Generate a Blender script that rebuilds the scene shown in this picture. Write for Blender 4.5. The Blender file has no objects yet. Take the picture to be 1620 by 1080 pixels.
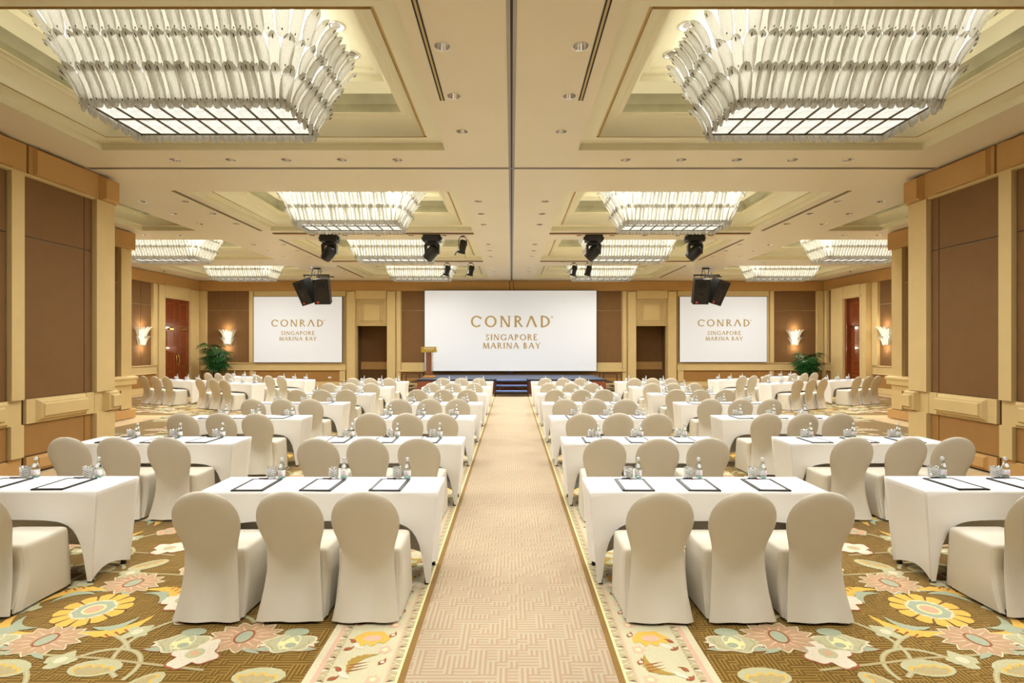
import bpy, math, random
from math import sin, cos, pi, radians, sqrt, exp, atan2
from mathutils import Vector, Matrix, geometry
random.seed(7)
SC = bpy.context.scene
COL = SC.collection

# ------------------------------------------------------------------ camera, world, exposure
F = 850.0                      # focal length in pixels of the 1620 px frame
H = 1.90                       # eye height
CEIL = 4.85                    # ceiling plane
BACK = 24.5                    # back wall
cd = bpy.data.cameras.new('camera')
cam = bpy.data.objects.new('camera', cd)
COL.objects.link(cam)
cam.location = (0, 0, H)
cam.rotation_euler = (pi/2, 0, 0)
cd.sensor_width = 36.0
cd.lens = 36.0*F/1620
cd.shift_x = 0.7/1620
cd.shift_y = 6.0/1620
cd.clip_end = 200
SC.camera = cam
w = bpy.data.worlds.new('world'); SC.world = w
w.use_nodes = True
w.node_tree.nodes['Background'].inputs[0].default_value = (1.0, 0.93, 0.82, 1)
w.node_tree.nodes['Background'].inputs[1].default_value = 0.05
SC.view_settings.view_transform = 'Standard'
SC.view_settings.look = 'None'
SC.view_settings.gamma = 1.0
SC.view_settings.use_curve_mapping = False
SC.view_settings.exposure = 0.30
SC.cycles.use_denoising = True
SC.cycles.max_bounces = 7
SC.cycles.diffuse_bounces = 4
SC.cycles.transparent_max_bounces = 16
SC.cycles.caustics_reflective = False
SC.cycles.caustics_refractive = False
SC.cycles.sample_clamp_indirect = 6.0

DOWN_W = 92.0                  # watts of each ceiling downlight
CORE_E = 3.8                   # glow of the chandelier core
PANE_E = 2.0                   # glow of the chandelier glass ceiling
COVE_E = 6.0                   # glow of the cove strips
LAMP_COL = (0.97, 0.98, 0.97)
CHAND_W = 85.0                # watts of the unseen fill lamp under each chandelier

# ------------------------------------------------------------------ materials
def lin(c):
    return tuple((x/12.92 if x <= 0.04045 else ((x+0.055)/1.055)**2.4) for x in c)
def rgb(r, g, b):
    return lin((r/255, g/255, b/255)) + (1.0,)
def mat(name, col, rough=0.6, metal=0.0, spec=0.4, var=0.0, vscale=6.0, bump=0.0, bscale=80.0, emit=None, estr=0.0, sheen=0.0, coat=0.0):
    m = bpy.data.materials.new(name); m.use_nodes = True
    nt = m.node_tree; p = nt.nodes['Principled BSDF']
    p.inputs['Base Color'].default_value = col
    p.inputs['Roughness'].default_value = rough
    p.inputs['Metallic'].default_value = metal
    p.inputs['Specular IOR Level'].default_value = spec
    if coat: p.inputs['Coat Weight'].default_value = coat
    if sheen:
        p.inputs['Sheen Weight'].default_value = sheen
    if emit:
        p.inputs['Emission Color'].default_value = emit
        p.inputs['Emission Strength'].default_value = estr
    tc = None
    if var or bump:
        tc = nt.nodes.new('ShaderNodeTexCoord')
    if var:
        n = nt.nodes.new('ShaderNodeTexNoise'); n.inputs['Scale'].default_value = vscale
        n.inputs['Detail'].default_value = 4
        nt.links.new(tc.outputs['Object'], n.inputs['Vector'])
        r = nt.nodes.new('ShaderNodeValToRGB')
        a = tuple(max(0, c*(1-var)) for c in col[:3])+(1,)
        b = tuple(min(1, c*(1+var)) for c in col[:3])+(1,)
        r.color_ramp.elements[0].position = 0.3; r.color_ramp.elements[1].position = 0.7
        r.color_ramp.elements[0].color = a; r.color_ramp.elements[1].color = b
        nt.links.new(n.outputs['Fac'], r.inputs['Fac'])
        nt.links.new(r.outputs['Color'], p.inputs['Base Color'])
    if bump:
        n2 = nt.nodes.new('ShaderNodeTexNoise'); n2.inputs['Scale'].default_value = bscale
        nt.links.new(tc.outputs['Object'], n2.inputs['Vector'])
        bm_ = nt.nodes.new('ShaderNodeBump'); bm_.inputs['Strength'].default_value = bump
        bm_.inputs['Distance'].default_value = 0.01
        nt.links.new(n2.outputs['Fac'], bm_.inputs['Height'])
        nt.links.new(bm_.outputs['Normal'], p.inputs['Normal'])
    return m
def thin_glass(name, tint, gloss=0.12, diffuse=0.0, dcol=(1, 1, 1, 1), rough=0.02, bump=None):
    """clear thin-walled glass: tinted see-through, mirror glints, a little body colour"""
    m = bpy.data.materials.new(name); m.use_nodes = True
    nt = m.node_tree; nt.nodes.clear()
    out = nt.nodes.new('ShaderNodeOutputMaterial')
    tr = nt.nodes.new('ShaderNodeBsdfTransparent'); tr.inputs[0].default_value = tint
    gl = nt.nodes.new('ShaderNodeBsdfGlossy'); gl.inputs['Roughness'].default_value = rough
    lw = nt.nodes.new('ShaderNodeLayerWeight'); lw.inputs['Blend'].default_value = 0.35
    mth = nt.nodes.new('ShaderNodeMath'); mth.operation = 'MULTIPLY_ADD'
    mth.inputs[1].default_value = 0.75; mth.inputs[2].default_value = gloss
    nt.links.new(lw.outputs['Facing'], mth.inputs[0])
    mx = nt.nodes.new('ShaderNodeMixShader')
    nt.links.new(mth.outputs[0], mx.inputs[0])
    nt.links.new(tr.outputs[0], mx.inputs[1]); nt.links.new(gl.outputs[0], mx.inputs[2])
    last = mx
    if diffuse:
        df = nt.nodes.new('ShaderNodeBsdfTranslucent'); df.inputs[0].default_value = dcol
        d2 = nt.nodes.new('ShaderNodeBsdfDiffuse'); d2.inputs[0].default_value = dcol
        md = nt.nodes.new('ShaderNodeMixShader'); md.inputs[0].default_value = 0.45
        nt.links.new(df.outputs[0], md.inputs[1]); nt.links.new(d2.outputs[0], md.inputs[2])
        m3 = nt.nodes.new('ShaderNodeMixShader'); m3.inputs[0].default_value = diffuse
        nt.links.new(mx.outputs[0], m3.inputs[1]); nt.links.new(md.outputs[0], m3.inputs[2])
        last = m3
        if bump:
            tc = nt.nodes.new('ShaderNodeTexCoord')
            wv = nt.nodes.new('ShaderNodeTexWave'); wv.bands_direction = 'X'
            wv.inputs['Scale'].default_value = bump; wv.inputs['Distortion'].default_value = 1.5
            wv.inputs['Detail'].default_value = 2
            nt.links.new(tc.outputs['Object'], wv.inputs['Vector'])
            b = nt.nodes.new('ShaderNodeBump'); b.inputs['Strength'].default_value = 0.8
            b.inputs['Distance'].default_value = 0.01
            nt.links.new(wv.outputs['Fac'], b.inputs['Height'])
            for s in (gl, df, d2): nt.links.new(b.outputs[0], s.inputs['Normal'])
            rp = nt.nodes.new('ShaderNodeMapRange')
            rp.inputs['To Min'].default_value = diffuse*0.55; rp.inputs['To Max'].default_value = min(1, diffuse*1.25)
            nt.links.new(wv.outputs['Fac'], rp.inputs['Value'])
            nt.links.new(rp.outputs[0], m3.inputs[0])
    nt.links.new(last.outputs[0], out.inputs[0])
    return m
def glow(name, col, strength, var=0.0, scale=3.0):
    m = bpy.data.materials.new(name); m.use_nodes = True
    nt = m.node_tree; nt.nodes.clear()
    out = nt.nodes.new('ShaderNodeOutputMaterial')
    e = nt.nodes.new('ShaderNodeEmission')
    e.inputs[0].default_value = col+(1,) if len(col) == 3 else col
    e.inputs[1].default_value = strength
    if var:
        tc = nt.nodes.new('ShaderNodeTexCoord')
        n = nt.nodes.new('ShaderNodeTexNoise'); n.inputs['Scale'].default_value = scale
        n.inputs['Detail'].default_value = 5; n.inputs['Roughness'].default_value = 0.7
        nt.links.new(tc.outputs['Object'], n.inputs['Vector'])
        mr = nt.nodes.new('ShaderNodeMapRange')
        mr.inputs['From Min'].default_value = 0.3; mr.inputs['From Max'].default_value = 0.7
        mr.inputs['To Min'].default_value = strength*(1-var); mr.inputs['To Max'].default_value = strength*(1+var)
        nt.links.new(n.outputs['Fac'], mr.inputs['Value'])
        nt.links.new(mr.outputs[0], e.inputs[1])
    nt.links.new(e.outputs[0], out.inputs[0])
    return m

def fret_mat(name, ca, cb, scale, rough=0.95, line=0.5, seedo=0.0):
    """carpet of small interlocking right-angled fret lines: each cell takes upright or level stripes"""
    m = bpy.data.materials.new(name); m.use_nodes = True
    nt = m.node_tree; N = nt.nodes.new; L = nt.links.new
    p = nt.nodes['Principled BSDF']; p.inputs['Roughness'].default_value = rough
    p.inputs['Specular IOR Level'].default_value = 0.1
    p.inputs['Sheen Weight'].default_value = 0.35; p.inputs['Sheen Roughness'].default_value = 0.35
    tc = N('ShaderNodeTexCoord')
    mp = N('ShaderNodeMapping'); mp.inputs['Scale'].default_value = (scale, scale, scale)
    mp.inputs['Location'].default_value = (seedo, seedo, 0)
    L(tc.outputs['Object'], mp.inputs['Vector'])
    sx = N('ShaderNodeSeparateXYZ'); L(mp.outputs[0], sx.inputs[0])
    def mth(op, a, b=None, v=None):
        n = N('ShaderNodeMath'); n.operation = op
        L(a, n.inputs[0])
        if b is not None: L(b, n.inputs[1])
        elif v is not None: n.inputs[1].default_value = v
        return n.outputs[0]
    fx = mth('FLOOR', sx.outputs[0]); fy = mth('FLOOR', sx.outputs[1])
    cb_ = N('ShaderNodeCombineXYZ'); L(fx, cb_.inputs[0]); L(fy, cb_.inputs[1])
    wn = N('ShaderNodeTexWhiteNoise'); L(cb_.outputs[0], wn.inputs[0])
    px = mth('LESS_THAN', mth('FRACT', mth('MULTIPLY', sx.outputs[0], v=2.0)), v=line)
    py = mth('LESS_THAN', mth('FRACT', mth('MULTIPLY', sx.outputs[1], v=2.0)), v=line)
    pick = mth('GREATER_THAN', wn.outputs[0], v=0.5)
    mx = N('ShaderNodeMix'); mx.data_type = 'FLOAT'
    L(pick, mx.inputs[0]); L(px, mx.inputs[2]); L(py, mx.inputs[3])
    mc = N('ShaderNodeMix'); mc.data_type = 'RGBA'
    L(mx.outputs[0], mc.inputs[0])
    mc.inputs[6].default_value = ca; mc.inputs[7].default_value = cb
    # tufted pile: mottling and fine relief
    n = N('ShaderNodeTexNoise'); n.inputs['Scale'].default_value = 260.0
    L(tc.outputs['Object'], n.inputs['Vector'])
    n2 = N('ShaderNodeTexNoise'); n2.inputs['Scale'].default_value = 1.3; n2.inputs['Detail'].default_value = 3
    L(tc.outputs['Object'], n2.inputs['Vector'])
    ad = mth('ADD', mth('MULTIPLY', n.outputs[0], v=0.35), mth('MULTIPLY', n2.outputs[0], v=0.25))
    mr = N('ShaderNodeMapRange'); mr.inputs['From Min'].default_value = 0.15; mr.inputs['From Max'].default_value = 0.45
    mr.inputs['To Min'].default_value = 0.80; mr.inputs['To Max'].default_value = 1.12
    L(ad, mr.inputs['Value'])
    mm = N('ShaderNodeMix'); mm.data_type = 'RGBA'; mm.blend_type = 'MULTIPLY'; mm.inputs[0].default_value = 1.0
    L(mc.outputs[2], mm.inputs[6])
    cg = N('ShaderNodeCombineColor')
    for i in range(3): L(mr.outputs[0], cg.inputs[i])
    L(cg.outputs[0], mm.inputs[7])
    L(mm.outputs[2], p.inputs['Base Color'])
    b = N('ShaderNodeBump'); b.inputs['Strength'].default_value = 0.5; b.inputs['Distance'].default_value = 0.004
    L(n.outputs[0], b.inputs['Height']); L(b.outputs[0], p.inputs['Normal'])
    return m
def carpet_mat(name, c):
    return mat(name, c, 0.95, spec=0.1, var=0.10, vscale=120, bump=0.4, bscale=260, sheen=0.3)

M = {}
M['beige']   = mat('beige_wall_fabric', rgb(206,180,126), 0.75, spec=0.25, var=0.03, vscale=3, bump=0.12, bscale=240)
M['beige2']  = mat('honey_wall_fabric', rgb(192,151,95), 0.75, spec=0.25, var=0.03, vscale=3, bump=0.12, bscale=240)
M['brown']   = mat('brown_wall_fabric', rgb(119,86,50), 0.8, spec=0.25, var=0.04, vscale=4, bump=0.15, bscale=300)
M['tan']     = mat('tan_wall_fabric', rgb(158,117,64), 0.8, spec=0.25, var=0.04, vscale=4, bump=0.15, bscale=300)
M['ceil']    = mat('cream_ceiling_paint', rgb(226,214,182), 0.42, spec=0.5, sheen=0.35, var=0.02, vscale=1.2)
M['coffer']  = mat('cream_coffer_paint', rgb(230,224,194), 0.6, spec=0.4, var=0.02, vscale=1.2)
M['gilt']    = mat('silver_leaf_paint', rgb(150,142,112), 0.55, spec=0.4, var=0.18, vscale=2.2)
M['dark']    = mat('black_slot', rgb(28,24,20), 0.6)
M['track']   = mat('anodised_track', rgb(150,142,128), 0.35, metal=0.7)
M['chrome']  = mat('chrome', rgb(225,222,215), 0.12, metal=1.0)
M['cloth']   = mat('white_stretch_cloth', rgb(240,238,234), 0.7, spec=0.25, var=0.015, vscale=3, sheen=0.1)
M['chair']   = mat('ivory_chair_cloth', rgb(214,206,188), 0.65, spec=0.3, var=0.02, vscale=4, bump=0.05, bscale=200, sheen=0.15)
M['black']   = mat('black_plastic', rgb(17,17,17), 0.45, spec=0.5, var=0.1, vscale=20)
M['blackm']  = mat('black_metal', rgb(24,24,26), 0.4, spec=0.5)
M['grille']  = mat('speaker_grille', rgb(22,22,24), 0.7, var=0.2, vscale=200)
M['cone']    = mat('brown_speaker_cone', rgb(40,33,26), 0.6, var=0.1, vscale=30)
M['red']     = mat('red_badge', rgb(226,84,52), 0.5)
M['leather'] = mat('black_leatherette', rgb(34,34,38), 0.38, spec=0.5, bump=0.1, bscale=300)
M['paper']   = mat('white_paper', rgb(246,246,246), 0.8)
M['redink']  = mat('red_print', rgb(214,92,92), 0.7)
M['gold']    = mat('gold_print', rgb(132,106,58), 0.6, emit=rgb(178,148,88), estr=0.42)
M['brass']   = mat('polished_brass', rgb(196,160,84), 0.25, metal=0.9)
M['label']   = mat('white_bottle_label', rgb(236,238,240), 0.55)
M['cap']     = mat('silver_bottle_cap', rgb(222,224,228), 0.3, metal=0.6)
M['wood']    = mat('red_mahogany_wood', rgb(122,58,26), 0.28, spec=0.5, var=0.14, vscale=3.0, coat=0.4)
M['woodl']   = mat('mahogany_moulding', rgb(150,82,40), 0.3, spec=0.5)
M['walnut']  = mat('walnut_veneer', rgb(118,72,44), 0.35, spec=0.5, var=0.12, vscale=8)
M['oak']     = mat('light_oak', rgb(180,132,70), 0.4, var=0.1, vscale=10)
M['goldsign']= mat('gold_sign_plate', rgb(168,138,42), 0.4, metal=0.25)
M['stage']   = mat('navy_stage_carpet', rgb(58,68,92), 0.5, spec=0.6, var=0.1, vscale=40)
M['skirt']   = mat('maroon_stage_skirt', rgb(128,66,42), 0.7, var=0.08, vscale=12)
M['bluestrip'] = mat('blue_step_carpet', rgb(96,116,168), 0.6)
M['leaf']    = mat('palm_leaf', rgb(34,84,32), 0.28, spec=0.5, var=0.35, vscale=9)
M['stem']    = mat('palm_stem', rgb(72,54,34), 0.8, var=0.2, vscale=20)
M['pot']     = mat('cream_planter', rgb(214,190,140), 0.5, var=0.03)
M['soil']    = mat('potting_soil', rgb(50,36,24), 0.9, var=0.3, vscale=40)
M['white']   = mat('white_plastic', rgb(230,226,214), 0.5)
M['bronze']  = mat('dark_bronze', rgb(84,70,46), 0.45, metal=0.4)
M['screen']  = mat('projection_screen', rgb(190,190,190), 0.8, emit=(1, 1, 1, 1), estr=0.27)
M['bottle']  = thin_glass('bottle_glass', (0.90, 0.955, 0.935, 1), 0.10)
M['bottlebase'] = thin_glass('bottle_base_glass', (0.35, 0.72, 0.70, 1), 0.2)
M['tumbler'] = thin_glass('cut_glass', (0.90, 0.90, 0.88, 1), 0.16, diffuse=0.12, dcol=(0.95, 0.95, 0.92, 1))
M['frost']   = thin_glass('frosted_cut_glass', (0.95, 0.95, 0.94, 1), 0.25, diffuse=0.75, dcol=(0.97, 0.97, 0.95, 1))
M['crystal'] = thin_glass('ribbed_crystal', (0.90, 0.89, 0.84, 1), 0.04, diffuse=0.66, dcol=(0.93, 0.92, 0.87, 1), rough=0.15, bump=26.0)
M['core']    = glow('chandelier_core_glow', (1.0, 0.95, 0.82), CORE_E)
M['core2']   = glow('weaker_near_core_glow', (1.0, 0.95, 0.82), CORE_E*0.58)  # same fixture; exposure difference of the near chandeliers put into a weaker glow
M['pane']    = glow('frosted_pane_glow', (1.0, 0.95, 0.80), PANE_E*0.42, var=0.30, scale=7.0)
M['cove']    = glow('cove_strip_glow', (1.0, 0.95, 0.82), COVE_E)
M['lamp']    = glow('lamp_glow', (1.0, 0.95, 0.86), 9.0)
M['sconce']  = glow('sconce_bulb_glow', (1.0, 0.88, 0.66), 4.5)
M['field']   = fret_mat('olive_gold_fret_carpet', rgb(110,83,28), rgb(154,122,60), 20.0, line=0.38)
M['aisle']   = fret_mat('peach_fret_carpet', rgb(178,150,121), rgb(186,173,145), 16.0, seedo=0.37)
CC = {'sage': rgb(186,182,140), 'sage2': rgb(164,172,142), 'peach': rgb(208,164,126), 'peach2': rgb(188,152,112), 'cream': rgb(216,206,170), 'yellow': rgb(226,178,70),
      'rust': rgb(156,86,40), 'taupe': rgb(176,160,112), 'taupe2': rgb(186,170,128), 'brown': rgb(118,82,34), 'band': rgb(140,104,40), 'lemon': rgb(234,224,160),
      'gold': rgb(172,138,50), 'white': rgb(222,210,184), 'border': rgb(206,198,160), 'pink': rgb(218,178,150), 'wallstrip': rgb(206,176,124)}
for k, v in CC.items(): M['c_'+k] = carpet_mat('carpet_'+k, v)

# ------------------------------------------------------------------ mesh helpers
class MB:
    def __init__(s): s.v = []; s.f = []; s.mi = []; s.sm = []; s.mats = []
    def m(s, mt):
        if mt not in s.mats: s.mats.append(mt)
        return s.mats.index(mt)
    def add(s, vs, fs, mt, smooth=False, T=None):
        o = len(s.v)
        for p in vs:
            p = Vector(p)
            s.v.append(T @ p if T else p)
        i = s.m(mt)
        for f in fs:
            s.f.append([o+k for k in f]); s.mi.append(i); s.sm.append(smooth)
        return s
    def box(s, x0, x1, y0, y1, z0, z1, mt, T=None):
        vs = [(x, y, z) for x in (x0, x1) for y in (y0, y1) for z in (z0, z1)]
        fs = [(0,1,3,2), (4,6,7,5), (0,4,5,1), (2,3,7,6), (0,2,6,4), (1,5,7,3)]
        return s.add(vs, fs, mt, False, T)
    def tube(s, pts, r, mt, n=8, T=None, cap=True):
        pts = [Vector(p) for p in pts]; rs = r if isinstance(r, (list, tuple)) else [r]*len(pts)
        vs = []; fs = []
        up = Vector((0, 0, 1))
        for i, p in enumerate(pts):
            d = (pts[min(i+1, len(pts)-1)]-pts[max(i-1, 0)]).normalized()
            a = d.cross(up)
            if a.length < 1e-3: a = d.cross(Vector((1, 0, 0)))
            a.normalize(); b = d.cross(a)
            for k in range(n):
                t = 2*pi*k/n
                vs.append(p+a*rs[i]*cos(t)+b*rs[i]*sin(t))
        for i in range(len(pts)-1):
            for k in range(n):
                fs.append((i*n+k, i*n+(k+1) % n, (i+1)*n+(k+1) % n, (i+1)*n+k))
        if cap:
            fs.append(tuple(range(n))[::-1]); fs.append(tuple((len(pts)-1)*n+k for k in range(n)))
        return s.add(vs, fs, mt, True, T)
    def lathe(s, prof, mt, n=16, T=None, smooth=True, cap=(True, True)):
        vs = []; fs = []
        for r, z in prof:
            for k in range(n):
                t = 2*pi*k/n
                vs.append((r*cos(t), r*sin(t), z))
        for i in range(len(prof)-1):
            for k in range(n):
                fs.append((i*n+k, i*n+(k+1) % n, (i+1)*n+(k+1) % n, (i+1)*n+k))
        if cap[0]: fs.append(tuple(range(n))[::-1])
        if cap[1]: fs.append(tuple((len(prof)-1)*n+k for k in range(n)))
        return s.add(vs, fs, mt, smooth, T)
    def loft(s, rings, mt, cap0=False, cap1=False, smooth=True, T=None):
        n = len(rings[0]); vs = [p for r in rings for p in r]; fs = []
        for i in range(len(rings)-1):
            for k in range(n):
                fs.append((i*n+k, i*n+(k+1) % n, (i+1)*n+(k+1) % n, (i+1)*n+k))
        if cap0: fs.append(tuple(range(n))[::-1])
        if cap1: fs.append(tuple((len(rings)-1)*n+k for k in range(n)))
        return s.add(vs, fs, mt, smooth, T)
    def mesh(s, name):
        me = bpy.data.meshes.new(name)
        me.from_pydata([tuple(p) for p in s.v], [], s.f)
        for mt in s.mats: me.materials.append(mt)
        me.polygons.foreach_set('material_index', s.mi)
        me.polygons.foreach_set('use_smooth', s.sm)
        me.update()
        return me
    def obj(s, name, parent=None, kind=None):
        return put(name, s.mesh(name), parent, kind)

def put(name, data, parent=None, kind=None, loc=None, rot=None):
    o = bpy.data.objects.new(name, data); COL.objects.link(o)
    if parent is not None: o.parent = parent
    if kind: o['kind'] = kind
    if loc is not None: o.location = loc
    if rot is not None: o.rotation_euler = rot
    return o
def tag(o, label, cat, group=None):
    o['label'] = label; o['category'] = cat
    if group: o['group'] = group
    return o
def thing(name, label, cat, loc=(0, 0, 0), rz=0.0, group=None):
    o = put(name, None, loc=loc, rot=(0, 0, rz))
    o.empty_display_size = 0.1
    return tag(o, label, cat, group)
def assemble(name, parts, label, cat, loc, rz=0.0, group=None, subs=None):
    """parts: list of (name, mesh[, label]) -> an Empty with one child object per part"""
    t = thing(name, label, cat, loc, rz, group)
    for p in parts:
        c = put(p[0], p[1], t)
        if len(p) > 2 and p[2]: c['label'] = p[2]
        for q in (subs or {}).get(p[0], []):
            put(q[0], q[1], c)
    return t
def bev(o, wd=0.01, seg=2):
    b = o.modifiers.new('bevel', 'BEVEL'); b.width = wd; b.segments = seg; b.limit_method = 'ANGLE'
    return o

class Frame:
    """local frame of a wall: s along it, n out of it into the room, z up"""
    def __init__(s, origin, sd, nd): s.o = Vector(origin); s.sd = Vector(sd); s.nd = Vector(nd)
    def p(s, a, z, n): return s.o + s.sd*a + s.nd*n + Vector((0, 0, z))
    def raised(s, mb, s0, s1, z0, z1, n0, n1, mt, inset=0.0, e=(1, 1, 1, 1)):
        """block from depth n0 to n1, its front face drawn in by inset on the edges e (left, right, low, high)"""
        if s1 < s0: s0, s1 = s1, s0
        i = inset
        vs = [s.p(s0, z0, n0), s.p(s1, z0, n0), s.p(s1, z1, n0), s.p(s0, z1, n0),
              s.p(s0+i*e[0], z0+i*e[2], n1), s.p(s1-i*e[1], z0+i*e[2], n1), s.p(s1-i*e[1], z1-i*e[3], n1), s.p(s0+i*e[0], z1-i*e[3], n1)]
        fs = [(4,5,6,7), (0,1,5,4), (1,2,6,5), (2,3,7,6), (3,0,4,7), (3,2,1,0)]
        mb.add(vs, fs, mt)
        return mb
    def part(s, name, parent, s0, s1, z0, z1, n0, n1, mt, inset=0.0):
        mb = MB(); s.raised(mb, s0, s1, z0, z1, n0, n1, mt, inset)
        return mb.obj(name, parent)
ORD = ['first', 'second', 'third', 'fourth', 'fifth', 'sixth', 'seventh']

# ================================================================== SETTING
COFFERS = []                                     # x0, x1, y0, y1, has chandelier
for yc in (1.0, 6.37, 12.08, 16.78, 21.72):
    for s in (-1, 1):
        COFFERS.append((s*3.605, yc, 2.595, 1.76, True))
for yc in (16.78, 21.72):
    for s in (-1, 1):
        COFFERS.append((s*10.73, yc, 2.595, 1.76, True))
for s in (-1, 1):
    COFFERS.append((s*8.815, 12.08, 0.685, 1.76, False))

DOWNS = []                                       # x, y, group
for s, side in ((-1, 'left'), (1, 'right')):
    for yc in (1.0, 6.37, 12.08, 16.78, 21.55):  # first trio is out of view, added to light the chair backs
        for k in (-1, 0, 1):
            DOWNS.append((s*0.685, yc+1.06*k, 'downlights along the centre track'))
    for y, rown in ((3.68, 'added unseen'), (8.56, 'near'), (14.45, 'middle'), (19.12, 'far')):  # first cross row lies out of view, added to brighten the near end
        for k in range(-2, 3):
            DOWNS.append((s*(3.59+0.886*k), y, 'downlights in the '+rown+' cross row'))
    for yc in (12.05, 16.78, 21.4):
        for k in (-1, 0, 1):
            for x in (6.70, 7.58):
                if (yc, k) == (21.4, 1): continue
                DOWNS.append((s*x, yc+1.02*k, 'downlights between the inner and outer coffers'))
    for x in (8.93, 9.85, 10.75, 11.6):
        DOWNS.append((s*x, 14.42, 'downlights before the outer chandeliers'))
    for x in (8.97, 9.9, 10.8, 11.7):
        DOWNS.append((s*x, 19.12, 'downlights before the outer chandeliers'))

RD = 0.078
def ceiling_mesh():
    vs = [(-14.7, -4.3), (14.7, -4.3), (14.7, 25.0), (-14.7, 25.0)]
    es = [(0, 1), (1, 2), (2, 3), (3, 0)]
    for x, y, hx, hy, _ in COFFERS:
        o = len(vs)
        vs += [(x-hx, y-hy), (x+hx, y-hy), (x+hx, y+hy), (x-hx, y+hy)]
        es += [(o+k, o+(k+1) % 4) for k in range(4)]
    n = 16
    for x, y, _ in DOWNS:
        o = len(vs)
        vs += [(x+RD*cos(2*pi*k/n), y+RD*sin(2*pi*k/n)) for k in range(n)]
        es += [(o+k, o+(k+1) % n) for k in range(n)]
    V, E, Fc, *_ = geometry.delaunay_2d_cdt([Vector(p) for p in vs], es, [], 1, 1e-5)
    faces = []
    for f in Fc:
        c = sum((V[i] for i in f), Vector((0, 0)))/len(f)
        if any(abs(c.x-x) < hx-1e-4 and abs(c.y-y) < hy-1e-4 for x, y, hx, hy, _ in COFFERS): continue
        if any((c.x-x)**2+(c.y-y)**2 < (RD*0.97)**2 for x, y, _ in DOWNS): continue
        faces.append(list(f))
    mb = MB()
    mb.add([(p.x, p.y, CEIL) for p in V], faces, M['ceil'])
    return mb
ceiling = ceiling_mesh().obj('ceiling', kind='structure')

def coffer(x, y, hx, hy):
    def ring(a, z): return [(x-hx+a, y-hy+a, CEIL+z), (x+hx-a, y-hy+a, CEIL+z), (x+hx-a, y+hy-a, CEIL+z), (x-hx+a, y+hy-a, CEIL+z)]
    k = min(1.0, hx/1.3)
    mb = MB()
    mb.loft([ring(0, 0), ring(0, .103), ring(.235*k, .103)], M['coffer'], smooth=False)
    mb.loft([ring(.235*k, .103), ring(.235*k, .125), ring(.27*k, .125), ring(.27*k, .100)], M['beige'], smooth=False)
    # the swelling cove that hides the light strip
    prof = [(.27, .100)] + [(.27+.275*(1-cos(t)), .100+.225*sin(t)) for t in (0.2, .45, .7, .95, 1.2, 1.4, pi/2)]
    cv = MB(); cv.loft([ring(a*k, z) for a, z in prof], M['coffer'], smooth=True)
    cv.loft([ring(.545*k, .325), ring(.53*k, .345), ring(.45*k, .30), ring(.34*k, .30)], M['coffer'], smooth=False)
    base = mb.obj('ceiling_coffer', ceiling)
    cv.obj('cove_moulding', base)
    g = MB(); g.loft([ring(.34*k, .30), ring(.31*k, .34), ring(.31*k, .56), ring(.42*k, .66)], M['gilt'], smooth=False)
    g.obj('gilded_band', base)
    tp = MB(); tp.loft([ring(.42*k, .66), ring(.74*k, .68), ring(.74*k, .76), ring(.86*k, .76), ring(.86*k, .80)], M['coffer'], cap1=True, smooth=False)
    tp.obj('coffer_top', base)
    st = MB(); st.loft([ring(.40*k, .302), ring(.40*k, .318), ring(.43*k, .318), ring(.43*k, .302)], M['cove'], smooth=False)
    st.obj('cove_light_strip', base)
for c in COFFERS: coffer(*c[:4])

# partition tracks and air slots let into the ceiling
def track_y(x, y0, y1):
    mb = MB()
    mb.box(x-.048, x-.012, y0, y1, CEIL-.006, CEIL+.03, M['track']); mb.box(x+.012, x+.048, y0, y1, CEIL-.006, CEIL+.03, M['track'])
    o = mb.obj('partition_track', ceiling)
    d = MB(); d.box(x-.012, x+.012, y0, y1, CEIL-.002, CEIL+.02, M['dark']); d.obj('track_slot', o)
track_y(0, -4, BACK-.1)
mb = MB(); mb.box(-7.05, 7.05, 8.925, 8.945, CEIL-.008, CEIL+.02, M['track']); mb.box(-7.05, 7.05, 8.965, 8.985, CEIL-.008, CEIL+.02, M['track'])
o = mb.obj('partition_track', ceiling)
d = MB(); d.box(-7.05, 7.05, 8.945, 8.965, CEIL-.003, CEIL+.02, M['dark']); d.obj('track_slot', o)
def air_slot(x0, x1, y0, y1, alongy):
    mb = MB()
    if alongy:
        xm = (x0+x1)/2; q = (x1-x0)
        mb.box(x0, x1, y0, y1, CEIL-.004, CEIL+.02, M['beige'])
        s = mb.obj('air_slot', ceiling)
        b = MB(); b.box(x0, x0+q*.28, y0, y1, CEIL-.008, CEIL+.01, M['dark']); b.obj('slot_gap', s)
        b = MB(); b.box(x1-q*.28, x1, y0, y1, CEIL-.008, CEIL+.01, M['dark']); b.obj('slot_gap', s)
    else:
        mb.box(x0, x1, y0, y1, CEIL-.02, CEIL+.02, M['beige2'])
        s = mb.obj('air_slot', ceiling)
        b = MB(); b.box(x0, x1, y0-.015, y0+.01, CEIL-.022, CEIL+.01, M['bronze']); b.obj('slot_gap', s)
for s in (-1, 1):
    air_slot(*sorted((s*.805, s*.86)), -1.0, 6.47, True)
    for y0, y1 in ((10.25, 13.85), (14.98, 18.5), (19.9, 23.4)):
        air_slot(*sorted((s*6.42, s*6.49)), y0, y1, True)
    for y in (14.12, 18.78):
        air_slot(*sorted((s*1.0, s*6.28)), y, y+.14, False)

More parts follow.
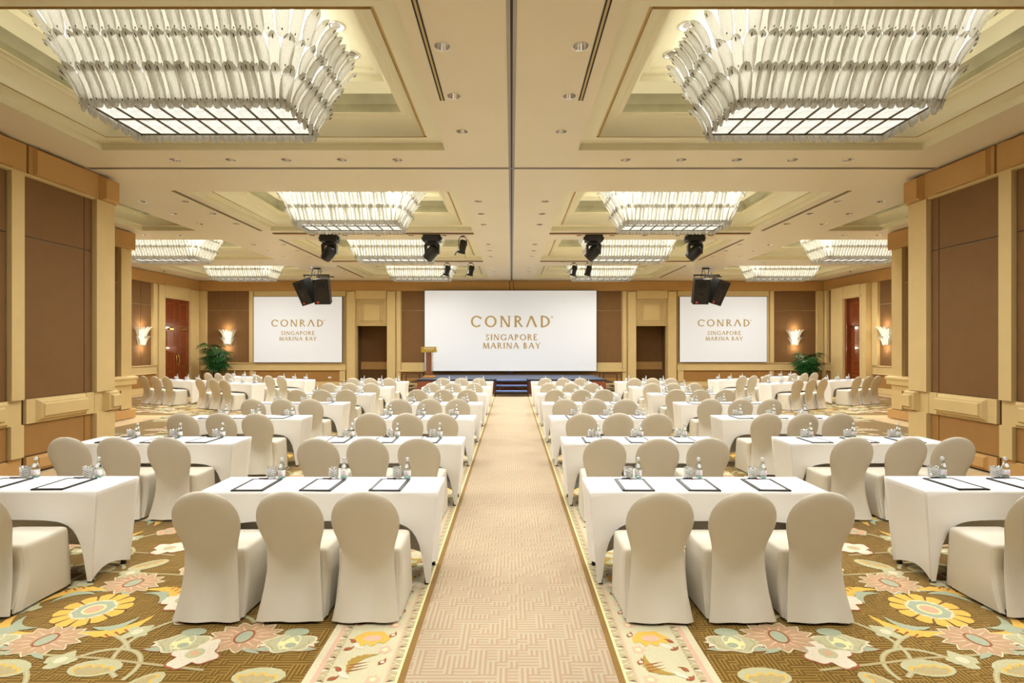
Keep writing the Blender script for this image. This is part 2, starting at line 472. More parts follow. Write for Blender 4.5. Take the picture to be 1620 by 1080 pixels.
# ------------------------------------------------------------------ walls
Z_D0, Z_D1, Z_FR = .75, 1.11, 4.38                # dado block, frieze
def seamed_panels(fr, par, s0, s1, z0, z1, cuts, zcut, n, mt, gap=.006):
    if s1 < s0: s0, s1 = s1, s0
    xs = [s0]+sorted(c for c in cuts if s0 < c < s1)+[s1]
    zs = [z0]+([zcut] if zcut else [])+[z1]
    for a, b in zip(xs, xs[1:]):
        for c, d_ in zip(zs, zs[1:]):
            fr.part('wall_panel', par, a+gap, b-gap, c+gap, d_-gap, 0, n, mt, .004)

def wall_near(s, name):
    fr = Frame((s*7.12, 0, 0), (0, 1, 0), (-s, 0, 0))
    mb = MB(); x0, x1 = sorted((s*7.12, s*9.97))
    mb.box(x0, x1, -4.2, 9.50, 0, CEIL, M['bronze'])
    wl = mb.obj(name, kind='structure')
    P = lambda *a: fr.part(a[0], wl, *a[1:])
    bays = [(-4.0, -.05), (.15, 3.65), (3.85, 7.55)]
    for a, b in bays:
        seamed_panels(fr, wl, a, b, Z_D1, Z_FR, [], 3.49, .02, M['brown'])
        P('lower_panel', a, b, .27, Z_D0, 0, .02, M['tan'], .004)
        P('dado_rail', a, b, Z_D0, Z_D1, 0, .05, M['beige'])
        P('dado_panel', a+.12, b-.02, Z_D0+.01, Z_D1-.01, .05, .085, M['beige'], .03)
        P('dado_panel', a+.19, b-.09, Z_D0+.075, Z_D1-.075, .085, .105, M['beige'], .02)
        P('base_block', a, b, .035, .26, 0, .07, M['beige2'], .02)
    seamed_panels(fr, wl, 7.79, 9.10, Z_D1, Z_FR, [8.925], 3.49, .02, M['brown'])
    seamed_panels(fr, wl, 7.79, 9.10, .27, Z_D0, [8.925], None, .02, M['tan'])
    P('dado_rail', 7.83, 8.925, Z_D0, Z_D1, 0, .05, M['beige']); P('dado_rail', 8.935, 9.10, Z_D0, Z_D1, 0, .05, M['beige'])
    P('dado_panel', 7.98, 8.915, Z_D0+.01, Z_D1-.01, .05, .10, M['beige'], .05)
    P('dado_panel', 8.05, 8.91, Z_D0+.075, Z_D1-.075, .10, .125, M['beige'], .02)
    P('base_block', 7.83, 8.925, .035, .26, 0, .05, M['beige2']); P('base_block', 7.98, 8.915, .05, .25, .05, .09, M['beige2'], .03)
    P('base_block', 8.935, 9.10, .035, .26, 0, .05, M['beige2'])
    for a, b in ((-.05, .15), (3.65, 3.85), (7.57, 7.77)):
        P('pilaster', a, b, Z_D1, Z_FR, 0, .08, M['beige']); P('pilaster', a, b, .28, Z_D0, 0, .07, M['beige'])
        P('pilaster_block', a, b, Z_D0, Z_D1, 0, .03, M['beige']); P('pilaster_block', a, b, 0.02, .28, 0, .03, M['beige2'])
    P('pilaster', 9.11, 9.52, Z_D1, Z_FR, 0, .09, M['beige']); P('pilaster', 9.11, 9.52, 0, Z_D0, 0, .09, M['beige'])
    P('dado_rail', 9.11, 9.52, Z_D0, Z_D1, 0, .05, M['beige'])
    P('dado_end_block', 9.30, 9.60, Z_D0, Z_D1, .05, .14, M['beige'], .03); P('dado_end_block', 9.37, 9.58, Z_D0+.07, Z_D1-.07, .14, .18, M['beige'], .015)
    # frieze under the ceiling with a dark gap above it
    P('frieze', -4.0, 7.83, Z_FR, CEIL-.025, 0, .05, M['beige2']); P('frieze', 7.87, 9.52, Z_FR, CEIL-.025, 0, .05, M['beige2'])
    P('frieze_panel', -4.0, 7.60, Z_FR+.03, CEIL-.03, .05, .10, M['beige2'], .03)
    P('frieze_panel', 7.93, 8.92, Z_FR+.03, CEIL-.03, .05, .10, M['beige2'], .03)
    P('frieze_end_block', 9.20, 9.60, Z_FR, CEIL-.03, .05, .15, M['beige2'], .05)
    P('frieze_bead', -4.0, 9.10, Z_FR-.02, Z_FR+.03, 0, .075, M['beige'], .01)
    return wl
WL = wall_near(-1, 'wall_left_near'); WR = wall_near(1, 'wall_right_near')

def wall_middle(s, name):
    fr = Frame((s*9.98, 0, 0), (0, 1, 0), (-s, 0, 0))
    mb = MB(); x0, x1 = sorted((s*9.98, s*14.6)); mb.box(x0, x1, 9.2, 13.98, 0, CEIL, M['beige2'])
    wl = mb.obj(name, kind='structure')
    P = lambda *a: fr.part(a[0], wl, *a[1:])
    seamed_panels(fr, wl, 9.6, 13.60, Z_D1, Z_FR, [11.6], 3.49, .02, M['brown'])
    P('pilaster', 13.63, 14.0, Z_D1, Z_FR, 0, .08, M['beige']); P('pilaster', 13.63, 14.0, .26, Z_D0, 0, .08, M['beige'])
    P('lower_panel', 9.6, 13.60, .26, Z_D0, 0, .02, M['tan'], .004)
    P('dado_rail', 9.6, 14.0, Z_D0, Z_D1, 0, .08, M['beige']); P('dado_panel', 9.6, 14.10, Z_D0+.12, Z_D1, .08, .16, M['beige'], .02)
    P('dado_cap', 9.6, 14.12, Z_D1-.10, Z_D1-.02, .16, .19, M['beige'], .02)
    P('base_block', 9.6, 14.08, 0, .25, 0, .14, M['beige2'], .02)
    P('frieze', 9.6, 14.02, Z_FR, CEIL-.02, 0, .10, M['beige2'], .01); P('frieze_end_block', 13.2, 14.08, Z_FR, CEIL-.02, .1, .14, M['beige2'], .02)
    return wl
wall_middle(-1, 'wall_left_middle'); wall_middle(1, 'wall_right_middle')

def lower_run(fr, wl, s0, s1, cap=True):
    """dado block, tan panel and base along a far wall"""
    fr.part('dado_rail', wl, s0, s1, Z_D0, Z_D1, 0, .06, M['beige'])
    fr.part('dado_cap', wl, s0, s1, Z_D1-.05, Z_D1, .06, .10, M['beige'], .015)
    fr.part('dado_bead', wl, s0, s1, Z_D0, Z_D0+.05, .06, .085, M['beige'], .01)
    fr.part('lower_panel', wl, s0, s1, .25, Z_D0, 0, .02, M['tan'], .004)
    fr.part('base_block', wl, s0, s1, 0, .24, 0, .07, M['beige'], .015)

def leaf_mould(fr, par, s0, s1, z0, z1, n, mt):
    mb = MB(); t = .022
    for a, b, c, d_ in ((s0, s1, z0, z0+t), (s0, s1, z1-t, z1), (s0, s0+t, z0, z1), (s1-t, s1, z0, z1)):
        fr.raised(mb, a, b, c, d_, n, n+.016, mt, .006)
    return mb.obj('panel_moulding', par)

def door_double(fr, s0, s1, c0, c1, name):
    root = put(name, None, kind='structure', loc=fr.p((s0+s1)/2, 0, 0))
    def part(nm, a, b, c, d_, n0, n1, mt, i=0.0, par=None):
        mb = MB(); fr.raised(mb, a, b, c, d_, n0, n1, mt, i)
        o = mb.obj(nm, par or root)
        if par is None: o.matrix_parent_inverse = root.matrix_basis.inverted()
        return o
    zt = 3.85
    for a, b in ((c0, s0), (s1, c1)):
        part('door_casing', a, b, 0, Z_FR, 0, .12, M['beige'], .015)
    part('door_casing', s0, s1, zt, Z_FR, 0, .12, M['beige'], .0)
    t = .07
    for a, b, c, d_ in ((s0-.08, s0-.02, 0, zt+.06), (s1+.02, s1+.08, 0, zt+.06), (s0-.08, s1+.08, zt+.02, zt+.08)):
        part('casing_bead', a, b, c, d_, .12, .14, M['beige'], .012)
    mid = (s0+s1)/2
    for a, b in ((s0, mid-.003), (mid+.003, s1)):
        lf = part('door_leaf', a, b, .01, 2.69, .01, .05, M['wood'], .002)
        for c, d_ in ((.18, .78), (1.0, 1.62), (1.84, 2.48)):
            leaf_mould(fr, lf, a+.17, b-.17, c, d_, .05, M['woodl'])
        tr = part('transom_panel', a, b, 2.71, zt, .01, .055, M['wood'], .002)
        leaf_mould(fr, tr, a+.17, b-.17, 2.95, 3.66, .055, M['woodl'])
        h = MB()
        q = mid-.05 if b < mid+.01 else mid+.05
        sg = -1 if b < mid+.01 else 1
        h.tube([fr.p(q, 1.0+.5*k/8, .06+.05*sin(pi*k/8)) + fr.sd*(sg*.05*sin(pi*k/8)*1.0) for k in range(9)], .014, M['brass'], 6)
        h.obj('door_handle', lf)
        cl = MB(); fr.raised(cl, a+.28, a+.56, 2.54, 2.62, .05, .11, M['brass'], .01); cl.tube([fr.p(a+.5, 2.63, .1), fr.p(a+.72, 2.68, .12)], .012, M['brass'], 6)
        cl.obj('door_closer', lf)
    return root
def door_single(fr, s0, s1, c0, c1, name):
    root = put(name, None, kind='structure', loc=fr.p((s0+s1)/2, 0, 0))
    def part(nm, a, b, c, d_, n0, n1, mt, i=0.0, par=None):
        mb = MB(); fr.raised(mb, a, b, c, d_, n0, n1, mt, i)
        o = mb.obj(nm, par or root)
        if par is None: o.matrix_parent_inverse = root.matrix_basis.inverted()
        return o
    zt = 3.85
    part('door_casing', c0, s0, 0, Z_FR, 0, .30, M['beige'], .02); part('door_casing', s1, c1, 0, Z_FR, 0, .30, M['beige'], .02)
    part('door_casing', s0, s1, zt, Z_FR, 0, .30, M['beige'], .0)
    for a, b, c, d_ in ((s0-.14, s0-.02, 0, zt+.1), (s1+.02, s1+.14, 0, zt+.1), (s0-.14, s1+.14, zt+.02, zt+.13)):
        part('casing_bead', a, b, c, d_, .28, .32, M['beige'], .02)
    part('door_jamb', s1-.14, s1-.01, 0, zt, .0, .22, M['wood'], .0); part('door_jamb', s0+.01, s0+.05, 0, zt, .0, .12, M['wood'], .0)
    lf = part('door_leaf', s0+.05, s1-.14, .01, 2.68, .01, .05, M['wood'], .002)
    for c, d_ in ((.18, .66), (.78, 1.28), (1.4, 1.84), (1.96, 2.5)):
        leaf_mould(fr, lf, s0+.18, s1-.27, c, d_, .05, M['woodl'])
    tr = part('transom_panel', s0+.05, s1-.14, 2.73, zt, .05, .12, M['wood'], .002)
    leaf_mould(fr, tr, s0+.22, s1-.31, 3.02, 3.66, .12, M['woodl'])
    h = MB(); h.tube([fr.p(s0+.12, 1.0+.4*k/6, .06+.04*sin(pi*k/6)) for k in range(7)], .013, M['brass'], 6); h.obj('door_handle', lf)
    return root

def wall_far(s, name):
    fr = Frame((s*14.32, 0, 0), (0, 1, 0), (-s, 0, 0))
    mb = MB(); x0, x1 = sorted((s*14.32, s*14.6)); mb.box(x0, x1, 13.9, 24.9, 0, CEIL, M['beige'])
    wl = mb.obj(name, kind='structure')
    P = lambda *a: fr.part(a[0], wl, *a[1:])
    P('frieze', 14.0, 24.5, Z_FR, CEIL-.02, 0, .08, M['beige2'], .005)
    if s < 0:
        seamed_panels(fr, wl, 17.9, 21.32, Z_D1, Z_FR, [19.3, 20.72], 3.49, .02, M['brown'])
        P('pilaster', 21.34, 21.60, Z_D1, Z_FR, 0, .10, M['beige'], .01); P('pilaster', 17.6, 17.88, Z_D1, Z_FR, 0, .10, M['beige'], .01)
        seamed_panels(fr, wl, 14.1, 17.58, Z_D1, Z_FR, [15.8], 3.49, .02, M['brown'])
        lower_run(fr, wl, 14.1, 21.60)
        door_double(fr, 22.05, 23.76, 21.64, 24.44, 'door_1')
    else:
        seamed_panels(fr, wl, 17.9, 20.86, Z_D1, Z_FR, [19.3], 3.49, .02, M['brown'])
        P('pilaster', 20.88, 21.22, Z_D1, Z_FR, 0, .10, M['beige'], .01); P('pilaster', 17.6, 17.88, Z_D1, Z_FR, 0, .10, M['beige'], .01)
        seamed_panels(fr, wl, 14.1, 17.58, Z_D1, Z_FR, [15.8], 3.49, .02, M['brown'])
        lower_run(fr, wl, 14.1, 21.22)
        door_single(fr, 21.66, 22.74, 21.24, 23.62, 'door_2')
        seamed_panels(fr, wl, 23.64, 24.20, Z_D1, Z_FR, [], None, .02, M['brown'])
        P('pilaster', 24.22, 24.44, Z_D1, Z_FR, 0, .10, M['beige'], .01)
        lower_run(fr, wl, 23.64, 24.42)
    return wl
wall_far(-1, 'wall_left_far'); wall_far(1, 'wall_right_far')

# back wall with its two alcoves
mb = MB()
Y0, Y1 = BACK+.08, BACK+.35
for a, b in ((-14.6, -7.10), (-5.70, 5.70), (7.10, 14.6)): mb.box(a, b, Y0, Y1, 0, CEIL, M['beige'])
for a, b in ((-7.10, -5.70), (5.70, 7.10)): mb.box(a, b, Y0, Y1, 2.79, CEIL, M['beige'])
wall_back = mb.obj('wall_back', kind='structure')
FB = Frame((0, BACK+.08, 0), (1, 0, 0), (0, -1, 0))
def PB(nm, a, b, *r):
    if b < a: a, b = b, a
    return FB.part(nm, wall_back, a, b, *r)
PB('frieze', -14.3, -.10, Z_FR, CEIL-.02, 0, .08, M['beige2'], .005); PB('frieze', .10, 14.3, Z_FR, CEIL-.02, 0, .08, M['beige2'], .005)
PB('track_post', -.09, .09, Z_FR, CEIL-.01, 0, .10, M['beige2'], .02)
for s in (-1, 1):
    PB('pilaster', s*13.92, s*14.24, Z_D1, Z_FR, 0, .10, M['beige'], .01)
    seamed_panels(FB, wall_back, s*11.99, s*13.9, Z_D1, Z_FR, [s*12.55, s*13.28], 3.49, .02, M['brown'])
    PB('pilaster', s*11.77, s*11.97, Z_D1, Z_FR, 0, .10, M['beige'], .01)
    PB('screen_surround', s*7.56, s*11.75, 4.12, Z_FR, 0, .07, M['beige'], .01)
    a, b = sorted((s*7.56, s*14.2)); lower_run(FB, wall_back, a, b)
    PB('lower_stile', s*11.77, s*11.97, .24, Z_D0, 0, .06, M['beige'], .01); PB('lower_stile', s*7.58, s*7.86, .24, Z_D0, 0, .06, M['beige'], .01)
    # alcove casing, panelled head and the dark recess behind
    for a, b, e in ((s*7.10, s*7.53, 1), (s*5.28, s*5.70, 1)):
        PB('alcove_casing', a, b, 0, Z_FR, 0, .14, M['beige'], .03)
    PB('alcove_casing', s*5.70, s*7.10, 4.02, Z_FR, 0, .14, M['beige'], .0)
    hp = PB('head_panel', s*5.70, s*7.10, 2.79, 4.02, 0, .03, M['beige'])
    for k, (i, n0, n1) in enumerate(((.05, .03, .06), (.12, .06, .035), (.20, .035, .065), (.28, .065, .045))):
        q = MB(); t = .055
        x0, x1 = sorted((s*(5.70+i), s*(7.10-i))); z0, z1 = 2.79+i*.8, 4.02-i*.8
        for a, b, c, d_ in ((x0, x1, z0, z0+t), (x0, x1, z1-t, z1), (x0, x0+t, z0, z1), (x1-t, x1, z0, z1)):
            FB.raised(q, a, b, c, d_, .03, max(n0, n1), M['beige'], .012)
        q.obj('panel_moulding', hp)
    q = MB(); x0, x1 = sorted((s*5.60, s*7.20))
    q.box(x0, x1, 25.75, 25.85, 0, 3.0, M['brown']); q.box(x0-.1, x0, Y1, 25.85, 0, 3.0, M['brown']); q.box(x1, x1+.1, Y1, 25.85, 0, 3.0, M['brown']); q.box(x0, x1, Y1, 25.85, 2.95, 3.05, M['brown'])
    q.obj('alcove_lining', wall_back)
    q = MB(); q.box(x0, x1, 25.70, 25.75, Z_D0, Z_D1, M['beige2']); q.box(x0, x1, 25.69, 25.75, 0, .22, M['beige2']); q.obj('alcove_dado', wall_back)
    PB('pilaster', s*5.06, s*5.25, 0, Z_FR, 0, .09, M['beige'], .01)
    seamed_panels(FB, wall_back, s*2.4, s*5.04, Z_D1, Z_FR, [], 3.49, .02, M['brown'])
    PB('dado_rail', 0, s*5.04, Z_D0, Z_D1, 0, .05, M['beige'])
    PB('dado_cap', 0, s*5.2, Z_D0-.07, Z_D0+.03, 0, .14, M['beige'], .02)
    PB('lower_panel', 0, s*5.04, .25, Z_D0-.07, 0, .02, M['tan'], .004)
    PB('base_block', 0, s*5.04, 0, .24, 0, .07, M['beige'], .015)
mb = MB(); mb.box(-7.3, 7.3, -4.3, -4.1, 0, CEIL, M['beige']); wall_rear = mb.obj('wall_rear', kind='structure')

# ------------------------------------------------------------------ floor and its woven carpet
mb = MB(); mb.add([(-14.7, -4.3, 0), (14.7, -4.3, 0), (14.7, 26, 0), (-14.7, 26, 0)], [(0, 1, 2, 3)], M['field'])
floor = mb.obj('floor', kind='structure')
def strip(name, x0, x1, y0, y1, z, mt):
    q = MB(); x0, x1 = sorted((x0, x1))
    q.box(x0, x1, y0, y1, -.004, z, mt)
    return q.obj(name, floor)
AY0, AY1 = -4.1, 19.85
strip('aisle_carpet', -.605, .605, AY0, AY1, .0014, M['aisle'])
for s in (-1, 1):
    strip('border_line', s*.605, s*.645, AY0, AY1, .0015, M['c_band'])
    strip('border_line', s*.645, s*.660, AY0, AY1, .0016, M['c_lemon'])
    strip('border_band', s*.660, s*1.150, AY0, AY1, .0010, M['c_border'])
    strip('border_line', s*.712, s*.724, AY0, AY1, .0016, M['c_pink'])
    strip('border_line', s*1.108, s*1.138, AY0, AY1, .0016, M['c_pink'])
    strip('border_line', s*1.138, s*1.185, AY0, AY1, .0018, M['c_cream'])
    strip('wall_margin', s*6.55, s*7.12, AY0, 9.6, .0012, M['c_wallstrip']); strip('wall_margin', s*9.2, s*9.98, 9.5, 14.6, .0012, M['c_wallstrip'])
    strip('wall_margin', s*7.0, s*9.2, 9.5, 10.0, .0011, M['c_wallstrip']); strip('wall_margin', s*9.2, s*14.3, 14.0, 14.6, .0011, M['c_wallstrip'])
    strip('wall_margin', s*13.8, s*14.32, 14.6, 24.5, .0012, M['c_wallstrip'])
strip('wall_margin', -13.8, 13.8, 24.1, 24.6, .0011, M['c_wallstrip'])

class Print:
    """flat woven print: polygons stacked by a fraction of a millimetre"""
    def __init__(s): s.mb = MB(); s.n = 0
    def poly(s, pts, lay, col, x, y, rz=0, sc=1, mir=1):
        c, n = cos(rz), sin(rz); s.n += 1
        dz = (s.n % 97)*3.5e-6
        vs = [(x+mir*(p[0]*c-p[1]*n)*sc, y+(p[0]*n+p[1]*c)*sc, .0020+lay*.0004+dz) for p in pts]
        s.mb.add(vs, [tuple(range(len(vs)))], M['c_'+col])
def polar(f, n, ex=1, ey=1): return [(f(2*pi*k/n)*cos(2*pi*k/n)*ex, f(2*pi*k/n)*sin(2*pi*k/n)*ey) for k in range(n)]
def ribbon(pts, wd):
    L_, R_ = [], []
    for i, p in enumerate(pts):
        a = pts[max(0, i-1)]; b = pts[min(len(pts)-1, i+1)]
        dx, dy = b[0]-a[0], b[1]-a[1]; l = sqrt(dx*dx+dy*dy) or 1
        L_.append((p[0]-dy/l*wd/2, p[1]+dx/l*wd/2)); R_.append((p[0]+dy/l*wd/2, p[1]-dx/l*wd/2))
    return L_+R_[::-1]
def saw(t, n): return (t*n/(2*pi)) % 1.0
S_SUN = polar(lambda t: 1+.10*abs(sin(6*t))-.05, 72); S_SUNW = polar(lambda t: .60+.035*sin(20*t), 80)
S_SUNS = polar(lambda t: .50+.05*abs(sin(4*t)), 40); S_DOT = polar(lambda t: 1, 14)
S_STAR = polar(lambda t: 1.02-.26*abs(2*saw(t, 13)-1), 78, 1.25, .95); S_STARO = [(p[0]*1.07, p[1]*1.07) for p in S_STAR]
S_LOT = polar(lambda t: .80+.10*cos(5*t)+(.18 if sin(t) > 0 else 0)*abs(cos(t)), 40, 1.1, .75)
S_LOTO = [(p[0]*1.10, p[1]*1.12) for p in S_LOT]
def acanthus(n=7):
    up = []; dn = []
    for i in range(n*2+1):
        t = i/(n*2); x = -1+2*t; bow = .55*(1-x*x); wd = .36*sin(pi*min(1, t*.95+.05))**.8
        up.append((x, bow+wd*(1.0 if i % 2 else .72))); dn.append((x, bow-wd*.55))
    return up+dn[::-1]
S_AC = acanthus(); S_ACI = [(x*.8, y*.86-.02) for x, y in [(p[0], p[1]) for p in acanthus(4)]]
S_LEAF = [(-1, 0), (-.6, .28), (-.1, .40), (.4, .30), (1, 0), (.4, -.22), (-.1, -.28), (-.6, -.18)]
S_PAIS = [(-.9, -.1), (-.5, .42), (.1, .5), (.5, .25), (1.1, .55), (.75, -.05), (.35, -.4), (-.3, -.45)]
S_DAISY = polar(lambda t: .72+.28*abs(cos(2.5*t)), 50)
S_FAN = [(-.9, .1), (-.7, .62), (-.35, .5), (-.15, .9), (.15, .6), (.4, .92), (.6, .5), (.95, .6), (.9, .05), (.5, -.45), (-.4, -.5)]
S_CRM = polar(lambda t: .62+.34*abs(cos(2*t))**1.5+.06*sin(9*t), 64)
def arc(cx, cy, r, a0, a1, n=18): return [(cx+r*cos(a0+(a1-a0)*k/n), cy+r*sin(a0+(a1-a0)*k/n)) for k in range(n+1)]
def sunflower(P, x, y, m):
    P.poly(S_SUN, 2, 'yellow', x, y, 0, .235, m); 
    for k in range(12): P.poly([(.60, -.015), (1.0, -.05), (1.02, .05), (.60, .015)], 3, 'brown', x, y, 2*pi*k/12, .235, m)
    P.poly(S_SUNW, 4, 'cream', x, y, 0, .235, m); P.poly(S_SUNS, 5, 'sage2', x, y, 0, .235, m); P.poly(S_DOT, 6, 'lemon', x, y, 0, .075, m); P.poly(S_DOT, 7, 'peach', x, y, 0, .06, m)
    for dx, dy, rz in ((.30, .20, -.6), (-.30, .20, .6), (.30, -.20, pi+.6), (-.30, -.20, pi-.6)):
        P.poly(S_AC, 2, 'yellow', x+m*dx*1.05, y+dy*.95, rz, .21, m); P.poly(S_ACI, 3, 'sage2', x+m*dx*.98, y+dy*.86, rz, .165, m)
        for q in (-.35, -.1, .15): P.poly([(q, .62), (q+.12, .88), (q+.16, .86), (q+.06, .58)], 4, 'rust', x+m*dx*1.05, y+dy*.95, rz, .21, m)
def star(P, x, y, m, rz=0):
    P.poly(S_STARO, 2, 'cream', x, y, rz, .185, m); P.poly(S_STAR, 3, 'peach2', x, y, rz, .185, m)
    for k in range(13):
        a = 2*pi*(k+.5)/13
        P.poly([(.46*cos(a-.10), .42*sin(a-.10)), (1.02*cos(a)*1.15, .78*sin(a)), (.46*cos(a+.10), .42*sin(a+.10))], 4, 'pink', x, y, rz, .185, m)
    for sg in (-1, 1): P.poly([(sg*.55, -.62), (sg*1.02, -1.05), (sg*.62, -.98), (sg*.25, -.80)], 2, 'sage2', x, y, rz, .185, m)
    P.poly([(p[0]*1.0, p[1]*1.35) for p in S_DOT], 4, 'rust', x, y, rz, .062, m); P.poly([(p[0]*.85, p[1]*1.25) for p in S_DOT], 5, 'sage2', x, y, rz, .056, m)
def lotus(P, x, y, m, rz=0):
    for sg in (-1, 1):
        P.poly([(p[0]*sg+sg*1.05, p[1]-.62) for p in S_LEAF], 2, 'rust', x, y, rz, .105, m); P.poly([(p[0]*sg*.9+sg*1.05, p[1]*.8-.62) for p in S_LEAF], 3, 'sage2', x, y, rz, .105, m)
        P.poly([(sg*.9, -.2), (sg*1.7, -.35), (sg*1.55, .0), (sg*1.85, .15), (sg*1.35, .35), (sg*.9, .4)], 2, 'white', x, y, rz, .105, m)
    P.poly(S_LOTO, 3, 'cream', x, y, rz, .15, m); P.poly(S_LOT, 4, 'sage', x, y, rz, .15, m)
    for sg in (-1, 1):
        P.poly(ribbon([(sg*.12, -.5), (sg*.42, -.1), (sg*.40, .35), (sg*.2, .62)], .07), 5, 'cream', x, y, rz, .15, m)
        P.poly(ribbon([(sg*.45, -.45), (sg*.85, -.05), (sg*.80, .30)], .06), 5, 'taupe', x, y, rz, .15, m)
    P.poly([(p[0]*.5, p[1]*.55) for p in S_CRM], 5, 'lemon', x, y, rz, .13, m); P.poly([(p[0]*.5-.3, p[1]*.4-.3) for p in S_DOT], 6, 'sage2', x, y, rz, .07, m)
    P.poly([(-.3, 1.0), (-.5, 1.35), (0, 1.2), (.5, 1.4), (.3, 1.0)], 3, 'rust', x, y, rz, .11, m); P.poly([(p[0]*.9, p[1]*.55+1.5) for p in S_DOT], 4, 'sage2', x, y, rz, .09, m)
def bud(P, x, y, m, rz=0):
    P.poly([(p[0]*1.1, p[1]*.62+.15) for p in S_DOT], 2, 'sage', x, y, rz, .14, m); P.poly([(p[0]*1.08, p[1]*.62-.06) for p in S_FAN], 3, 'yellow', x, y, rz, .125, m); P.poly([(p[0]*.95, p[1]*.5-.10) for p in S_FAN], 4, 'taupe', x, y, rz, .125, m)
def daisy(P, x, y, m, col='peach'):
    P.poly([(p[0]*1.1, p[1]*1.1) for p in S_DAISY], 2, 'cream', x, y, 0, .105, m); P.poly(S_DAISY, 3, col, x, y, 0, .105, m); P.poly(S_DOT, 4, 'sage2', x, y, 0, .035, m)
def blossom(P, x, y, m, rz=0):
    P.poly([(p[0]*1.1, p[1]*1.1) for p in S_CRM], 2, 'rust', x, y, rz, .17, m); P.poly(S_CRM, 3, 'white', x, y, rz, .17, m); P.poly(S_DOT, 4, 'sage', x, y, rz, .055, m); P.poly(S_DOT, 5, 'peach', x, y, rz, .028, m)
def fanflower(P, x, y, m, rz=0):
    P.poly([(p[0]*1.6, p[1]*1.5) for p in S_FAN], 2, 'sage', x, y, rz, .16, m); P.poly([(p[0]*1.05, p[1]*1.0) for p in S_FAN], 3, 'lemon', x, y, rz, .17, m); P.poly([(p[0]*1.3, p[1]*.8) for p in S_DOT], 4, 'peach', x, y, rz, .085, m)
def small(P, x, y, m, rz=0):
    P.poly(S_CRM, 2, 'sage', x, y, rz, .10, m); P.poly(S_DOT, 3, 'cream', x, y, rz, .035, m)
def tile(P, x, y, m):
    """one repeat of the carpet's flower scrolls, about 2.5 x 1.7 m, round a yellow medallion"""
    for pts in (arc(.62, -.15, .34, -1.9, 1.9), arc(-.75, .30, .36, 1.0, 4.6), arc(.95, -.55, .55, 1.3, 3.6), arc(-.2, -.80, .5, .3, 2.5), arc(1.0, .55, .45, 2.2, 5.0), arc(.1, -1.05, .42, .1, 2.9), arc(.55, .55, .30, -.4, 2.6), arc(-.55, -.75, .25, .2, 3.4), arc(1.25, -.75, .3, .8, 3.9), arc(-.95, -.45, .40, -1.0, 2.4)):
        P.poly(ribbon(pts, .030), 0, 'taupe', x, y, 0, 1, m); P.poly(ribbon(pts, .012), 1, 'sage', x, y, 0, 1, m)
    P.poly(ribbon([(-1.2, -.72), (-.5, -.60), (.3, -.52), (1.1, -.42)], .022), 1, 'taupe', x, y, 0, 1, m)
    P.poly(ribbon([(-1.1, .70), (-.3, .58), (.5, .66), (1.2, .52)], .022), 1, 'taupe', x, y, 0, 1, m)
    sunflower(P, x, y, m)
    star(P, x, y-.40, m, .1); star(P, x+m*.02, y+.43, m, .25); star(P, x+m*1.25, y-.36, m, -.05)
    lotus(P, x+m*.36, y-.42, m); lotus(P, x+m*.88, y-.45, m); lotus(P, x-m*.62, y+.48, m, .2)
    daisy(P, x+m*.60, y-.30, m); daisy(P, x-m*.75, y-.10, m); small(P, x+m*.50, y+.02, m); small(P, x-m*.52, y-.30, m, .6); small(P, x+m*.42, y+.42, m, .3)
    blossom(P, x+m*.85, y+.02, m); fanflower(P, x+m*.34, y-.78, m); fanflower(P, x-m*.95, y+.72, m, .4); fanflower(P, x+m*.95, y+.62, m, -.2)
    bud(P, x-m*.02, y-.72, m, .2); bud(P, x+m*.80, y-.75, m, -.5); bud(P, x-m*.55, y-.72, m); bud(P, x+m*.52, y+.72, m, pi); bud(P, x-m*1.1, y+.25, m, .8)
    small(P, x+m*.18, y+.62, m, .2); daisy(P, x+m*1.2, y+.02, m, 'sage'); daisy(P, x-m*.3, y+.70, m); small(P, x-m*.95, y+.02, m, .9); small(P, x+m*1.05, y-.05, m, .5); bud(P, x+m*.15, y+.80, m, 2.4); small(P, x-m*.28, y-.62, m, .1); daisy(P, x+m*.62, y-.66, m, 'pink')
    blossom(P, x-m*1.05, y-.55, m, .4); lotus(P, x+m*1.12, y+.28, m, -.3)
P = Print()
for m in (-1, 1):
    for j in range(-1, 13):
        for i in range(-1, 6):
            x = 3.0+2.5*i+(1.25 if j % 2 else 0); y = 3.86+1.72*j
            if x < 2.2 or x > 13.2: 
                if not (x < 2.2 and j % 2): continue
            if x < 2.2: continue
            lim = 5.6 if y < 9.0 else (8.4 if y < 14.2 else 12.6)
            if x > lim or y > 23.4: continue
            tile(P, m*x, y, m)
    # fill beside the aisle border on the offset rows
    for j in range(-1, 12):
        y = 3.86+1.72*j
        star(P, m*1.74, y-.36, m); lotus(P, m*1.42, y-.44, m); daisy(P, m*1.55, y+.1, m); lotus(P, m*2.1, y-.44, m); fanflower(P, m*1.75, y+.45, m); bud(P, m*1.45, y-.8, m); blossom(P, m*2.45, y+.15, m); bud(P, m*2.1, y+.85, m, 2.0)
P.mb.obj('carpet_flowers', floor, kind='stuff')
B = Print()
